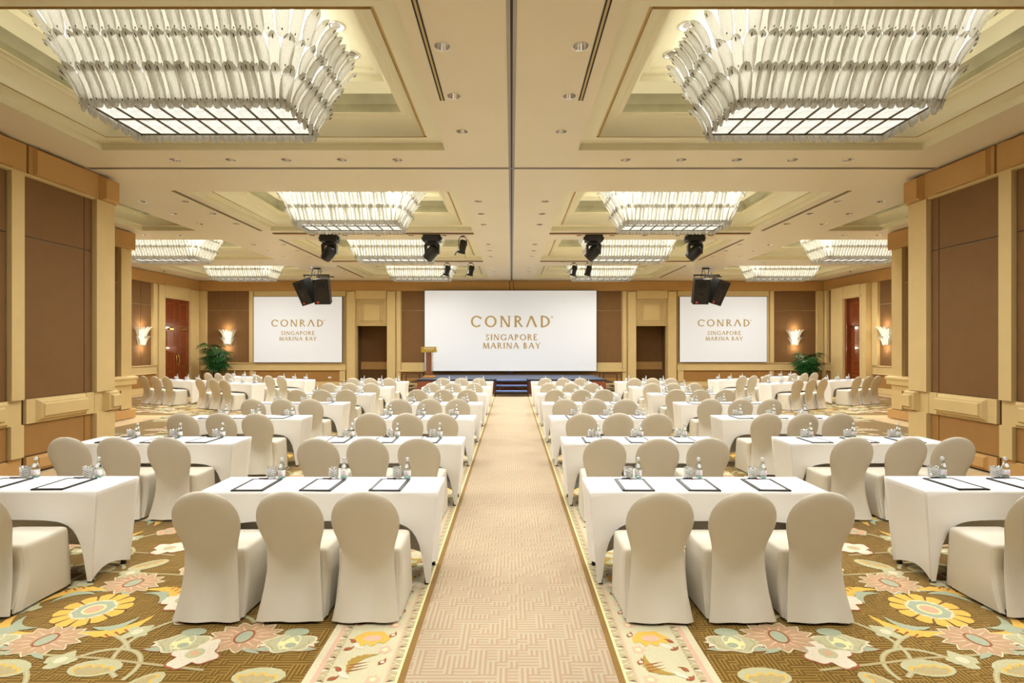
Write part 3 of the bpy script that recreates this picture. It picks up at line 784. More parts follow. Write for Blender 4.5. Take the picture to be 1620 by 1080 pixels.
for m in (-1, 1):
    y = 2.2; k = 0
    while y < 19.4:
        for x0, x1 in ((.662, .711), (1.107, 1.062)):
            xa, xb = m*x0, m*x1
            B.poly([(xa, 0), (xb, 0), (xb, .115), (xa, .115)], 0, 'taupe2', 0, y)
            B.poly([(xa, .004), (xb, .020), (xa, .030)], 1, 'white', 0, y); B.poly([(xa, .031), (xb, .022), (xa*.4+xb*.6, .044)], 1, 'brown', 0, y)
            B.poly([(xa, .072), (xb*.45+xa*.55, .080), (xb, .062), (xb, .067), (xb*.5+xa*.5, .085), (xb, .102), (xb, .107), (xb*.45+xa*.55, .089), (xa, .080)], 2, 'cream', 0, y)
        y += .115
    y = 2.30
    while y < 19.2:
        X = m*.90
        if k % 3 == 0:
            B.poly(S_AC, 2, 'gold', m*.88, y, 1.0 if m < 0 else pi-1.0, .12); 
            for q in range(3): B.poly([(0, 0), (1.4, .10), (0, .16)], 3, 'rust', m*.88-.08, y-.08+q*.03, .3, .09)
        elif k % 3 == 1:
            B.poly(S_FAN, 2, 'yellow', X, y, pi, .13); B.poly([(p[0]*.5, p[1]*.3) for p in S_DOT], 3, 'pink', X, y-.02, 0, .12)
        else:
            B.poly(S_CRM, 2, 'gold', X, y, .5, .13); B.poly([(p[0]*.6, p[1]*.6) for p in S_CRM], 3, 'sage', X, y, .2, .13); B.poly(S_DOT, 4, 'cream', X, y, 0, .03)
        B.poly(S_PAIS, 2, 'rust', m*.775, y+.02, .9, .04); B.poly(S_DOT, 3, 'white', m*.775, y+.02, 0, .013)
        B.poly(S_PAIS, 2, 'rust', m*1.02, y+.16, .4, .038); B.poly(S_DAISY, 2, 'pink', m*.79, y+.15, 0, .045); B.poly(S_DOT, 3, 'lemon', m*.79, y+.15, 0, .018)
        B.poly(S_PAIS, 2, 'rust', m*1.015, y-.05, 2.2, .036)
        B.poly(S_LEAF, 2, 'white', m*.97, y+.20, 2.4, .06)
        y += .30; k += 1
B.mb.obj('border_flowers', floor, kind='stuff')

# ================================================================== LETTERS drawn stroke by stroke
def _ring(cx, cy, rx, ry, th, tn, a0, a1, n=22):
    out = []
    for k in range(n):
        q = []
        for a in (a0+(a1-a0)*k/n, a0+(a1-a0)*(k+1)/n): q.append(a)
        f = lambda a, i: (cx+(rx-(th if i else 0))*cos(a), cy+(ry-(tn if i else 0))*sin(a))
        out.append([f(q[0], 0), f(q[1], 0), f(q[1], 1), f(q[0], 1)])
    return out
def glyph(ch, K=.13, k=.065, serif=True):
    P_ = []; sf = .045
    def ln(x0, y0, x1, y1, w): P_.append([(x0-w/2, y0), (x0+w/2, y0), (x1+w/2, y1), (x1-w/2, y1)])
    def bar(x0, x1, y, w): P_.append([(x0, y-w/2), (x1, y-w/2), (x1, y+w/2), (x0, y+w/2)])
    def sr(x, y, l=.16):
        if serif: P_.append([(x-l, y), (x+l, y), (x+l*.9, y+sf if y < .5 else y-sf), (x-l*.9, y+sf if y < .5 else y-sf)][::1])
    def vt(x, y0, y1): 
        P_.append([(x-k*.5, y0), (x+k*.5, y0), (x+k*.5, y1), (x-k*.5, y1)])
    if ch == 'C': P_ += _ring(.5, .5, .5, .52, K, k, radians(42), radians(318)); vt(.87, .70, .90); w_ = .92
    elif ch == 'G': P_ += _ring(.5, .5, .5, .52, K, k, radians(42), radians(322)); vt(.87, .70, .90); ln(.84, .05, .84, .42, K); sr(.84, .44); w_ = 1.0
    elif ch == 'O': P_ += _ring(.52, .5, .52, .52, K, k, 0, 2*pi, 36); w_ = 1.04
    elif ch == 'Q': P_ += _ring(.52, .5, .52, .52, K, k, 0, 2*pi, 36); ln(.85, -.2, .5, .06, K); w_ = 1.04
    elif ch == 'N': ln(.12, 0, .12, 1, k); ln(.80, 0, .80, 1, k); ln(.74, 0, .14, 1, K*1.1); sr(.12, 0); sr(.80, 1); sr(.06, 1, .1); w_ = .92
    elif ch == 'R': ln(.15, 0, .15, 1, K); P_ += _ring(.30, .74, .33, .26, K*.9, k, -pi/2, pi/2); bar(.15, .32, .968, k); bar(.15, .32, .51, k); ln(.72, 0, .36, .50, K); sr(.15, 0); sr(.08, 1, .08); w_ = .78
    elif ch == 'P': ln(.15, 0, .15, 1, K); P_ += _ring(.28, .72, .32, .28, K*.9, k, -pi/2, pi/2); bar(.15, .3, .968, k); bar(.15, .3, .47, k); sr(.15, 0); sr(.08, 1, .08); w_ = .64
    elif ch == 'B': ln(.15, 0, .15, 1, K); P_ += _ring(.26, .76, .27, .24, K*.85, k, -pi/2, pi/2); P_ += _ring(.28, .27, .33, .27, K*.9, k, -pi/2, pi/2); bar(.08, .3, .968, k); bar(.15, .3, .53, k); bar(.08, .3, .032, k); w_ = .68
    elif ch == 'D': ln(.15, 0, .15, 1, K); P_ += _ring(.30, .5, .56, .5, K, k, -pi/2, pi/2); bar(.06, .32, .968, k); bar(.06, .32, .032, k); w_ = .92
    elif ch == 'A': ln(.05, 0, .43, 1, k); ln(.85, 0, .45, 1, K*1.1); bar(.2, .68, .36, k*.8); sr(.05, 0, .1); sr(.85, 0, .12); w_ = .9
    elif ch == '^': ln(.05, 0, .43, 1, k*1.2); ln(.87, 0, .45, 1, K*1.15); sr(.05, 0, .09); w_ = .92
    elif ch == 'S': P_ += _ring(.30, .74, .25, .28, K*.9, k, radians(35), radians(275)); P_ += _ring(.28, .25, .27, .28, K*.9, k, radians(-145), radians(95)); vt(.49, .76, .93); vt(.06, .08, .26); w_ = .58
    elif ch == 'I': ln(.16, 0, .16, 1, K); sr(.16, 0); sr(.16, 1); w_ = .32
    elif ch == 'E': ln(.15, 0, .15, 1, K); bar(.06, .55, .968, k); bar(.15, .48, .52, k); bar(.06, .58, .032, k); vt(.55, .84, 1); vt(.57, 0, .17); w_ = .64
    elif ch == 'M': ln(.06, 0, .18, 1, k); ln(.98, 0, .86, 1, K); ln(.50, 0, .20, 1, K); ln(.52, 0, .84, 1, k); sr(.06, 0, .1); sr(.98, 0); w_ = 1.06
    elif ch == 'Y': ln(.42, 0, .42, .46, K); ln(.42, .44, .06, 1, K); ln(.42, .44, .78, 1, k); sr(.42, 0); sr(.06, 1, .1); sr(.78, 1, .1); w_ = .84
    elif ch == 'U': ln(.14, .3, .14, 1, K); ln(.74, .3, .74, 1, k); P_ += _ring(.44, .32, .365, .34, K, k, pi, 2*pi); w_ = .9
    else: w_ = .36
    return P_, w_
def lettering(txt, width, height, gap=.16, **kw):
    """polygons of a line of capitals, centred, fitted to width x height"""
    x = 0; out = []
    for i, ch in enumerate(txt):
        g, w_ = glyph(ch, **kw)
        for q in g: out.append([(x+a, b) for a, b in q])
        x += w_+gap
    x -= gap
    return [[((a/x-.5)*width, (b-.5)*height) for a, b in q] for q in out]
def letters(parent, txt, width, height, cx, cz, mt, loc, nm='logo_letter', depth=.003, gap=.16, **kw):
    x = 0; gl = []
    for ch in txt:
        g, w_ = glyph(ch, **kw)
        if g: gl.append([[(x+a, b) for a, b in q] for q in g])
        x += w_+gap
    x -= gap
    for g in gl:
        put(nm, text_mesh(nm, [([[((a/x-.5)*width, (b-.5)*height) for a, b in q] for q in g], cx, cz)], mt, depth), parent, loc=loc)
def text_mesh(name, lines, mt, depth=.003):
    """lines: (polygons, centre x, centre z); faces -y"""
    mb = MB()
    for polys, cx, cz in lines:
        for q in polys:
            n = len(q)
            vs = [(a+cx, 0, b+cz) for a, b in q]+[(a+cx, depth, b+cz) for a, b in q]
            mb.add(vs, [tuple(range(n))[::-1], tuple(range(n, 2*n))]+[(i, (i+1) % n, n+(i+1) % n, n+i) for i in range(n)], mt)
    return mb.mesh(name)

# ================================================================== SCREENS, STAGE, LECTERN
def screen(px0, px1, pz0, pz1, y, label, logo, name='projection_screen'):
    xc = (px0+px1)/2; wd = px1-px0; ht = pz1-pz0
    t = thing(name, label, 'screen', (xc, y, pz0))
    mb = MB(); mb.box(-wd/2, wd/2, 0, .06, 0, ht, M['blackm']); put('screen_frame', mb.mesh('screen_frame'), t)
    mb = MB(); b = .014*wd/4; mb.box(-wd/2+b, wd/2-b, -.008, 0, b, ht-b*.6, M['screen']); put('screen_surface', mb.mesh('screen_surface'), t)
    for txt, lx0, lx1, lz0, lz1, kw in logo:
        letters(t, txt, lx1-lx0, lz1-lz0, (lx0+lx1)/2-xc, (lz0+lz1)/2-pz0, M['gold'], (0, -.013, 0), **kw)
    # the small registered ring after the first word
    r = MB(); q = logo[0]; rr = (q[4]-q[3])*.10
    for p_ in _ring(q[2]-xc+rr*1.3, q[4]-pz0-rr, rr, rr, rr*.35, rr*.35, 0, 2*pi, 12):
        r.add([(a, 0, b) for a, b in p_]+[(a, .003, b) for a, b in p_], [(3, 2, 1, 0), (4, 5, 6, 7), (0, 1, 5, 4), (1, 2, 6, 5), (2, 3, 7, 6), (3, 0, 4, 7)], M['gold'])
    put('logo_mark', r.mesh('logo_mark'), t, loc=(0, -.013, 0))
    return t
def X(p, y): return (p-809.3)*y/F
def Z(p, y): return H+(546-p)*y/F
def pl(txt, a, b, c, d, y, **kw): return (txt, X(a, y), X(b, y), Z(d, y), Z(c, y), kw)
K1 = dict(gap=.30, K=.175, k=.125, serif=True); K2 = dict(gap=.20, K=.20, k=.125)
y = 24.28
cs = screen(X(671, y), X(944.5, y), Z(587.5, y), Z(459, y), y, 'wide white projection screen with a gold hotel logo above the stage',
       [pl('CONR^D', 745, 871, 499.6, 517.2, y, **K1), pl('SINGAPORE', 768.5, 850, 528.6, 538, y, **K2), pl('MARINA BAY', 764, 855, 541.9, 551.3, y, **K2)])
mb = MB(); mb.box(-.12, .12, -.05, .03, -.10, -.005, M['blackm']); put('screen_bracket', mb.mesh('screen_bracket'), cs)
y = 24.42
screen(X(401, y), X(541.5, y), Z(573.5, y), Z(469, y), y, 'white projection screen with a gold logo in the wall left of the stage',
       [pl('CONR^D', 429.4, 512, 505.5, 516.3, y, **K1), pl('SINGAPORE', 444.8, 498, 523.8, 529.7, y, **K2), pl('MARINA BAY', 442, 501, 532.6, 538.6, y, **K2)])
screen(X(1075, y), X(1213.5, y), Z(573, y), Z(469, y), y, 'white projection screen with a gold logo in the wall right of the stage',
       [pl('CONR^D', 1103.7, 1186.5, 505.3, 516, y, **K1), pl('SINGAPORE', 1119, 1172, 523.6, 529.6, y, **K2), pl('MARINA BAY', 1116, 1175, 532.5, 538.5, y, **K2)])

SY = 20.95; ST = .57
stage = thing('stage', 'low stage with a navy top and pleated maroon skirt below the wide screen', 'stage', (0, SY, 0))
mb = MB(); mb.box(-3.68, 3.68, 0, 24.3-SY, ST-.07, ST, M['stage']); bev(put('stage_deck', mb.mesh('stage_deck'), stage), .008)
mb = MB(); mb.box(-3.69, 3.69, -.012, .0, ST-.075, ST-.004, M['blackm']); put('deck_edge', mb.mesh('deck_edge'), stage)
def pleats(pts_fn, n, zt):
    mb = MB(); vs = []
    for i in range(n+1):
        x, y, nx, ny = pts_fn(i/n); a = .018*(1 if i % 4 in (1, 2) else -1)*(.6+.4*((i*7) % 5)/5)
        vs.append((x+nx*(.01), y+ny*.01, zt)); vs.append((x+nx*(.02+a), y+ny*(.02+a), .012))
    mb.add(vs, [(2*i, 2*i+2, 2*i+3, 2*i+1) for i in range(n)], M['skirt'], True)
    return mb
put('stage_skirt', pleats(lambda t: (-3.66+7.32*t, .0, 0, -1), 330, ST-.07).mesh('stage_skirt'), stage)
put('stage_skirt', pleats(lambda t: (3.66, 3.2*t, 1, 0), 120, ST-.07).mesh('stage_skirt'), stage)
put('stage_skirt', pleats(lambda t: (-3.66, 3.2*t, -1, 0), 120, ST-.07).mesh('stage_skirt'), stage)

cst = thing('stage_steps', 'black framed steps with blue treads in the centre of the stage front', 'steps', (0, 19.85, 0))
for k, (yy, zz) in enumerate(((.02, .21), (.38, .39), (.74, .565))):
    mb = MB(); mb.box(-.58, .58, yy, yy+.34, zz-.03, zz, M['bluestrip']); mb.box(-.58, .58, yy-.008, yy, zz-.075, zz-.03, M['blackm']); bev(put('step_tread', mb.mesh('step_tread'), cst), .004)
for sx in (-.61, .61):
    fm = MB()
    for yy, zz in ((.03, .60), (.40, .60), (.78, .60), (1.04, .60)):
        fm.box(sx-.02, sx+.02, yy-.02, yy+.02, 0, zz, M['blackm'])
    for zz in (.18, .36, .57): fm.box(sx-.015, sx+.015, .03, 1.05, zz-.02, zz, M['blackm'])
    put('step_frame', fm.mesh('step_frame'), cst)
br = MB(); br.tube([(-.6, .76, .08), (.6, .76, .50)], .012, M['blackm'], 6); br.tube([(.6, .76, .08), (-.6, .76, .50)], .012, M['blackm'], 6); br.box(-.6, .6, .74, .78, .06, .09, M['blackm']); put('cross_brace', br.mesh('cross_brace'), cst)

def side_steps(s, label):
    t = thing('stage_steps', label, 'steps', (s*3.76, 22.1, 0))
    for xx, zz in ((.03, .40), (.40, .21)):
        mb = MB(); a, b = sorted((s*xx, s*(xx+.36))); mb.box(a, b, 0, .95, zz-.03, zz, M['blackm']); put('step_tread', mb.mesh('step_tread'), t)
    for yy in (0, .95):
        f = MB()
        for xx, zz in ((.02, .72), (.76, .66 if yy else .72)):
            f.box(s*xx-.018, s*xx+.018, yy-.018, yy+.018, 0, zz, M['blackm'])
        a, b = sorted((s*-.02, s*.78))
        for zz in (.13, .20, .36, .60, .71): f.box(a, b, yy-.014, yy+.014, zz-.022, zz, M['blackm'])
        put('hand_rail', f.mesh('hand_rail'), t)
    return t
side_steps(1, 'black metal steps with rails at the right end of the stage'); side_steps(-1, 'black metal steps with rails at the left end of the stage')

lec = thing('lectern', 'slim wooden lectern with a gold sign standing on the stage left end', 'lectern', (-3.36, 22.0, ST))
mb = MB(); mb.box(-.24, .24, -.2, .2, 0, .07, M['oak']); mb.box(-.20, .20, -.17, .17, .07, .10, M['oak']); bev(put('lectern_base', mb.mesh('lectern_base'), lec), .01)
mb = MB(); mb.box(-.13, .09, -.09, .09, .10, 1.05, M['walnut']); bev(put('lectern_column', mb.mesh('lectern_column'), lec), .006)
mb = MB()
for xx in (-.155, .145): mb.tube([(xx, -.05, .09), (xx, -.05, 1.06)], .011, M['brass'], 8)
put('brass_rod', mb.mesh('brass_rod'), lec)
mb = MB(); mb.box(-.32, .30, -.12, -.095, 1.04, 1.27, M['goldsign']); mb.box(-.31, .29, -.095, .26, 1.08, 1.12, M['walnut']); bev(put('lectern_head', mb.mesh('lectern_head'), lec), .005)
letters(lec, 'CONR^D', .40, .055, 0, 1.20, M['white'], (0, -.1235, 0), 'sign_letter', .002, **K1); letters(lec, 'SINGAPORE', .26, .02, 0, 1.135, M['white'], (0, -.1235, 0), 'sign_letter', .002, **K2)

# ================================================================== LOUDSPEAKERS AND STAGE LAMPS
def speaker_mesh():
    out = []
    w2, h2, dp = .30, .47, .46
    mb = MB()
    f = [(-w2, -dp/2, -h2), (w2, -dp/2, -h2), (w2, -dp/2, h2), (-w2, -dp/2, h2), (-w2*.68, dp/2, -h2), (w2*.68, dp/2, -h2), (w2*.68, dp/2, h2), (-w2*.68, dp/2, h2)]
    mb.add(f, [(0, 1, 2, 3), (5, 4, 7, 6), (4, 0, 3, 7), (1, 5, 6, 2), (3, 2, 6, 7), (4, 5, 1, 0)], M['black'])
    out.append(('cabinet', mb.mesh('cabinet')))
    g = MB(); y = -dp/2
    for a, b, c, d in ((-w2+.01, w2-.01, -h2+.01, -h2+.03), (-w2+.01, w2-.01, h2-.03, h2-.01), (-w2+.01, -w2+.03, -h2, h2), (w2-.03, w2-.01, -h2, h2)): g.box(a, b, y-.015, y, c, d, M['black'])
    out.append(('front_rim', g.mesh('front_rim')))
    T = Matrix.Translation((0, y-.001, -.13)) @ Matrix.Rotation(pi/2, 4, 'X')
    c = MB(); c.lathe([(.21, 0), (.20, .014), (.185, .006), (.06, -.002+.004), (.055, .016), (.0, .02)], M['cone'], 24, T, cap=(False, False)); out.append(('woofer', c.mesh('woofer')))
    hn = MB()
    for i, (s_, d) in enumerate(((1, .0),)):
        hn.add([(-.17, y-.008, .15), (.17, y-.008, .15), (.13, y-.008, .36), (-.13, y-.008, .36), (-.07, y-.002, .22), (.07, y-.002, .22), (.06, y-.002, .30), (-.06, y-.002, .30)],
               [(0, 1, 5, 4), (1, 2, 6, 5), (2, 3, 7, 6), (3, 0, 4, 7), (4, 5, 6, 7)], M['grille'])
    out.append(('horn', hn.mesh('horn')))
    bd = MB(); bd.box(-.20, -.12, y-.018, y, -.42, -.36, M['red']); out.append(('badge', bd.mesh('badge'), 'small red-orange badge'))
    return out
SPK = speaker_mesh()
for s, side in ((-1, 'left'), (1, 'right')):
    y = 20.4
    for nm, dx, yaw, roll, lab in (('a', -7.14, -.04, 0, 'front-facing black loudspeaker of the pair hanging on the '), ('b', -7.78, -.55, .10, 'outward-turned black loudspeaker of the pair hanging on the ')):
        t = assemble('loudspeaker', SPK, lab+side, 'speaker', (dx*(-s), y+(.05 if nm == 'b' else 0), 3.955), group='loudspeakers hung from the ceiling')
        t.rotation_euler = (radians(15 if nm == 'a' else 22), roll*(-s)*-1.6, yaw*(-s)*1.0)
    t = thing('speaker_bracket', 'black hanging bracket over the loudspeaker pair on the '+side, 'bracket', (s*7.45, y+.12, CEIL), group='speaker hanging brackets')
    mb = MB(); mb.box(-.50, .50, -.03, .03, -.30, -.25, M['blackm']); mb.box(-.05, .62, .12, .17, -.34, -.30, M['blackm'])
    for xx in (-.46, -.20, .10, .45): mb.box(xx-.012, xx+.012, -.012, .012, -.37, -.28, M['blackm'])
    put('cross_bar', mb.mesh('cross_bar'), t)
    mb = MB()
    for xx in (-.14, .10): mb.tube([(xx-.05, 0, -.26), (xx, 0, -.03), (xx+.03, 0, 0)], .014, M['blackm'], 6); mb.tube([(xx+.08, 0, -.26), (xx+.04, 0, -.02)], .010, M['blackm'], 6)
    mb.box(-.16, .16, -.04, .04, -.05, 0, M['blackm'])
    put('ceiling_hook', mb.mesh('ceiling_hook'), t)

def mover_parts():
    out = []
    b = MB(); b.loft([[(sx*.21, sy*.15, 0), ][0:1]*0 or [(x*.205, y*.15, z) for x, y in ((-1, -.8), (-.85, -1), (.85, -1), (1, -.8), (1, .8), (.85, 1), (-.85, 1), (-1, .8))] for sx, sy, z in ((1, 1, 0), (1, 1, -.03), (1, 1, -.13), (1, 1, -.15))], M['black'], True, True, False)
    b.box(-.24, .24, -.06, .06, -.10, -.04, M['black'])
    out.append(('base_box', b.mesh('base_box')))
    y_ = MB(); y_.lathe([(.11, -.15), (.11, -.19)], M['black'], 16); y_.box(-.16, .16, -.06, .06, -.24, -.18, M['black'])
    for s in (-1, 1): y_.add([(s*.12, -.07, -.22), (s*.18, -.07, -.22), (s*.18, .07, -.22), (s*.12, .07, -.22), (s*.125, -.05, -.44), (s*.17, -.05, -.44), (s*.17, .05, -.44), (s*.125, .05, -.44)], [(0, 1, 2, 3), (4, 7, 6, 5), (0, 4, 5, 1), (1, 5, 6, 2), (2, 6, 7, 3), (3, 7, 4, 0)], M['black'])
    out.append(('yoke', y_.mesh('yoke')))
    h = MB(); T = Matrix.Translation((0, 0, -.40)) @ Matrix.Rotation(radians(42), 4, 'Y') @ Matrix.Rotation(radians(18), 4, 'X')
    h.lathe([(.0, .17), (.08, .165), (.125, .12), (.14, .03), (.135, -.08), (.125, -.17), (.118, -.20), (.10, -.20)], M['black'], 20, T, cap=(False, False))
    out.append(('lamp_head', h.mesh('lamp_head')))
    l = MB(); l.lathe([(.0, -.185), (.07, -.19), (.10, -.198)], M['chrome'], 16, T, cap=(False, False)); out.append(('lens', l.mesh('lens')))
    return out
MOV = mover_parts()
for px, lab in ((522.5, 'black moving-head stage light left of the second chandelier row'), (684, 'black moving-head stage light on the ceiling just left of the centre'),
                (938.5, 'black moving-head stage light on the ceiling just right of the centre'), (1098, 'black moving-head stage light right of the second chandelier row')):
    t = assemble('moving_head_light', MOV, lab, 'stage light', (X(px, 14.42), 14.36, CEIL-.02), group='moving-head lights on the ceiling')
    t.scale = (1.12, 1.12, 1.12)
def spot_parts():
    out = []
    y_ = MB(); pts = [(.11*cos(a), 0, -.10-.10*sin(a)*-1*-1+.0) for a in ()]
    y_.tube([(-.11, 0, -.26), (-.11, 0, -.10), (-.06, 0, -.02), (.06, 0, -.02), (.11, 0, -.10), (.11, 0, -.26)], .012, M['blackm'], 6); y_.lathe([(.05, 0), (.05, -.02)], M['blackm'], 12)
    out.append(('yoke', y_.mesh('yoke')))
    T = Matrix.Translation((0, 0, -.26)) @ Matrix.Rotation(radians(14), 4, 'Y')
    c = MB(); c.lathe([(.0, .15), (.085, .15), (.10, .11), (.10, -.14), (.115, -.16), (.115, -.20), (.10, -.20), (.09, -.12), (0, -.11)], M['black'], 16, T, cap=(False, False)); out.append(('lamp_body', c.mesh('lamp_body')))
    b = MB()
    for s in (-1, 1): b.add([(s*.12, -.1, -.20), (s*.12, .1, -.20), (s*.15, .1, -.30), (s*.15, -.1, -.30)], [(0, 1, 2, 3)], M['blackm'], False, T)
    out.append(('barn_door', b.mesh('barn_door')))
    return out
SPT = spot_parts()
for px, y, lab in ((732, 14.42, 'small black spotlight hanging left of the centre track, nearest'), (707.5, 19.05, 'small black spotlight left of centre before the last chandelier, left one'),
                   (745, 19.05, 'small black spotlight left of centre before the last chandelier, right one'), (908, 19.05, 'small black spotlight right of centre before the last chandelier, left one'), (931, 19.05, 'small black spotlight right of centre before the last chandelier, right one')):
    assemble('spotlight', SPT, lab, 'spotlight', (X(px, y), y, CEIL-.022), group='small spotlights on the ceiling')

# ================================================================== CHANDELIERS
LEAFC = [(0, 0), (.004, .018), (.012, .06), (.035, .145), (.075, .23), (.125, .305), (.170, .355), (.198, .380), (.215, .394), (.224, .401)]
LEAFW = [.016, .040, .056, .064, .069, .069, .060, .045, .028, .008]
def leaf_mesh(name, thick=True, scale=1.0, wide=1.0, pins=True):
    mb = MB(); cols = (-1, -.55, 0, .55, 1)
    rows = list(zip(LEAFC, LEAFW)); n = len(cols)
    def layer(d): return [(c*w_*wide*scale, (o-.014*c*c+d)*scale, z*scale) for (o, z), w_ in rows for c in cols]
    vs = layer(0); fs = [(i*n+k, i*n+k+1, (i+1)*n+k+1, (i+1)*n+k) for i in range(len(rows)-1) for k in range(n-1)]
    if thick:
        m = len(vs); vs += layer(.007); fs += [tuple(m+q for q in f[::-1]) for f in fs]
        for i in range(len(rows)-1):
            for k in (0, n-1): fs.append((i*n+k, (i+1)*n+k, m+(i+1)*n+k, m+i*n+k))
    mb.add(vs, fs, M['crystal'], True)
    if pins:
        for (o, z), ln in (((.19, .365), .045), ((.02, .095), .022)):
            q = Vector((0, o+.016, z)); d = Vector((.006, .03, .035)).normalized()
            mb.tube([q*scale, (q-d*ln+Vector((.006, 0, 0)))*scale], .0055*scale, M['bronze'], 4)
    return mb
LEAF = leaf_mesh('crystal_leaf').mesh('crystal_leaf')
LEAF2 = leaf_mesh('crystal_leaf', wide=.86).mesh('crystal_leaf')
TIERS = [(-.015, -.10), (.115, .235), (.27, .53)]
TSC = [(1, 1, 1), (1, .90, .85), (1.04, .95, .85)]
CHX, CHY, CHR = 1.14, .50, .12
def leaf_slots(tier):
    """position, heading and front/back place of every leaf of one tier, round a rectangle with rounded corners"""
    off, z = TIERS[tier]; out = []; k = 0
    nc = 3+tier
    for side in range(4):
        L_, D_ = (CHX, CHY) if side % 2 == 0 else (CHY, CHX)
        a = [pi, pi/2*3, 0, pi/2][side]
        n = 24 if side % 2 == 0 else 9
        loc = []
        for i in range(n):
            t = (i+.5)/n*2-1; fr = k % 2; k += 1
            loc.append((-t*(L_-CHR), D_+off+(.026 if fr else 0), 0, fr))
        for i in range(nc):
            b = (i+.5)/nc*pi/2; fr = k % 2; k += 1; r_ = CHR+off+(.026 if fr else 0)
            loc.append((-(L_-CHR)-r_*sin(b), D_-CHR+r_*cos(b), b, fr))
        for lx, ly, b, fr in loc:
            out.append((lx*cos(a)-ly*sin(a), lx*sin(a)+ly*cos(a), z, a+b, fr))
    return out
def rrect(hx, hy, r, z, n=4):
    pts = []
    for cx, cy, a0 in ((hx-r, hy-r, 0), (-hx+r, hy-r, pi/2), (-hx+r, -hy+r, pi), (hx-r, -hy+r, 3*pi/2)):
        for k in range(n+1): pts.append((cx+r*cos(a0+pi/2*k/n), cy+r*sin(a0+pi/2*k/n), z))
    return pts
def core_mesh(mk='core'):
    mb = MB(); rings = []
    for z, o in ((.02, -.065), (.13, .005), (.235, .055), (.32, .08), (.405, .12), (.5, .17), (.595, .22), (.68, .255), (.755, .305), (.86, .38)):
        rings.append(rrect(CHX+o, CHY+o, CHR+o, z, 6))
    mb.loft(rings, M[mk], True, True, True)
    return mb.mesh('light_core')
CORE = core_mesh(); CORE2 = core_mesh('core2')
px_, py_ = 2.20/9, .92/2
def panebox():
    mb = MB(); mb.box(-px_/2+.006, px_/2-.006, -py_/2+.006, py_/2-.006, 0, .012, M['pane']); return mb.mesh('glass_pane')
PANE = panebox()
mb = MB(); mb.box(-1.11, 1.11, -.012, .012, -.012, .012, M['bronze']); BARL = mb.mesh('glazing_bar')
mb = MB(); mb.box(-.011, .011, -.47, .47, -.012, .012, M['bronze']); BARS = mb.mesh('glazing_bar')
mb = MB()
e = .028
for a, b, c, d in ((-CHX+e, CHX-e, -CHY+e, -CHY+e+.02), (-CHX+e, CHX-e, CHY-e-.02, CHY-e), (-CHX+e, -CHX+e+.02, -CHY+e, CHY-e), (CHX-e-.02, CHX-e, -CHY+e, CHY-e)): mb.box(a, b, c, d, -.012, .02, M['bronze'])
CFR = mb.mesh('chandelier_frame')
mb = MB()
for sx in (-.8, .8):
    for sy in (-.3, .3): mb.tube([(sx, sy, .74), (sx, sy, 1.06)], .012, M['bronze'], 6)
CROD = mb.mesh('hanging_rod')
FARLEAF = None
def far_leaves():
    lo = leaf_mesh('x', thick=True, pins=True); mb = MB()
    for t in range(3):
        for x, y_, z, a, fr in leaf_slots(t):
            T = Matrix.Translation((x, y_, z)) @ Matrix.Rotation(a, 4, 'Z') @ Matrix.Diagonal(TSC[t]+(1,))
            o = len(mb.v); mb.v += [T @ p for p in lo.v]
            for f, mi, sm in zip(lo.f, lo.mi, lo.sm): mb.f.append([o+k for k in f]); mb.mi.append(mi); mb.sm.append(sm)
    mb.mats = list(lo.mats)
    return mb.mesh('crystal_leaves')
FARLEAF = far_leaves()
CH_Z = H+2.69
CHL = bpy.data.lights.new('chandelier_lamp', 'AREA'); CHL.shape = 'RECTANGLE'; CHL.size = 2.1; CHL.size_y = .86; CHL.energy = CHAND_W; CHL.color = LAMP_COL
CHLF = CHL.copy(); CHLF.energy = CHAND_W*1.5                # fill lamps of the farther chandeliers, boosted to brighten the far ceiling
def chandelier(x, y, label, near):
    t = thing('chandelier', label, 'chandelier', (x, y, CH_Z), group='tiered crystal chandeliers')
    put('light_core', CORE2 if y < 9 else CORE, t); put('chandelier_frame', CFR, t); put('hanging_rod', CROD, t)
    for i in range(9):
        for j in range(2): put('glass_pane', PANE, t, loc=(-1.10+px_*(i+.5), -.46+py_*(j+.5), -.004))
    for i in range(10): put('glazing_bar', BARS, t, loc=(-1.10+px_*i, 0, -.006))
    for j in range(3): put('glazing_bar', BARL, t, loc=(0, -.46+py_*j, -.006))
    if near:
        rnd = random.Random(3)
        for k in range(3):
            for lx, ly, z, a, fr in leaf_slots(k):
                o = put('crystal_leaf', LEAF if fr else LEAF2, t, loc=(lx, ly, z), rot=(rnd.uniform(-.03, .03), rnd.uniform(-.05, .05), a+rnd.uniform(-.06, .06))); o.scale = TSC[k]
    else:
        put('crystal_leaves', FARLEAF, t, kind='stuff')
    put('chandelier_lamp', CHL if y < 9 else CHLF, t, loc=(0, 0, -.115))
    return t
RN = ['nearest', 'second', 'third', 'farthest']
for i, yc in enumerate((6.37, 12.08, 16.70, 21.45)):
    for s, side in ((-1, 'left'), (1, 'right')):
        lab = {0: 'large tiered crystal chandelier with gridded glass base, nearest on the '+side, 1: 'tiered crystal chandelier second from the camera, '+side+' of the centre track',
               2: 'tiered crystal chandelier third from the camera, '+side+' of the centre track', 3: 'tiered crystal chandelier nearest the stage, '+side+' of the centre track'}[i]
        chandelier(s*3.605, yc, lab, i < 2)
for s, side in ((-1, 'left'), (1, 'right')):
    chandelier(s*3.605, 1.0, 'added unseen chandelier overhead on the '+side+', above the near edge of the view', False)  # pair above the view, added to brighten chair backs and near walls
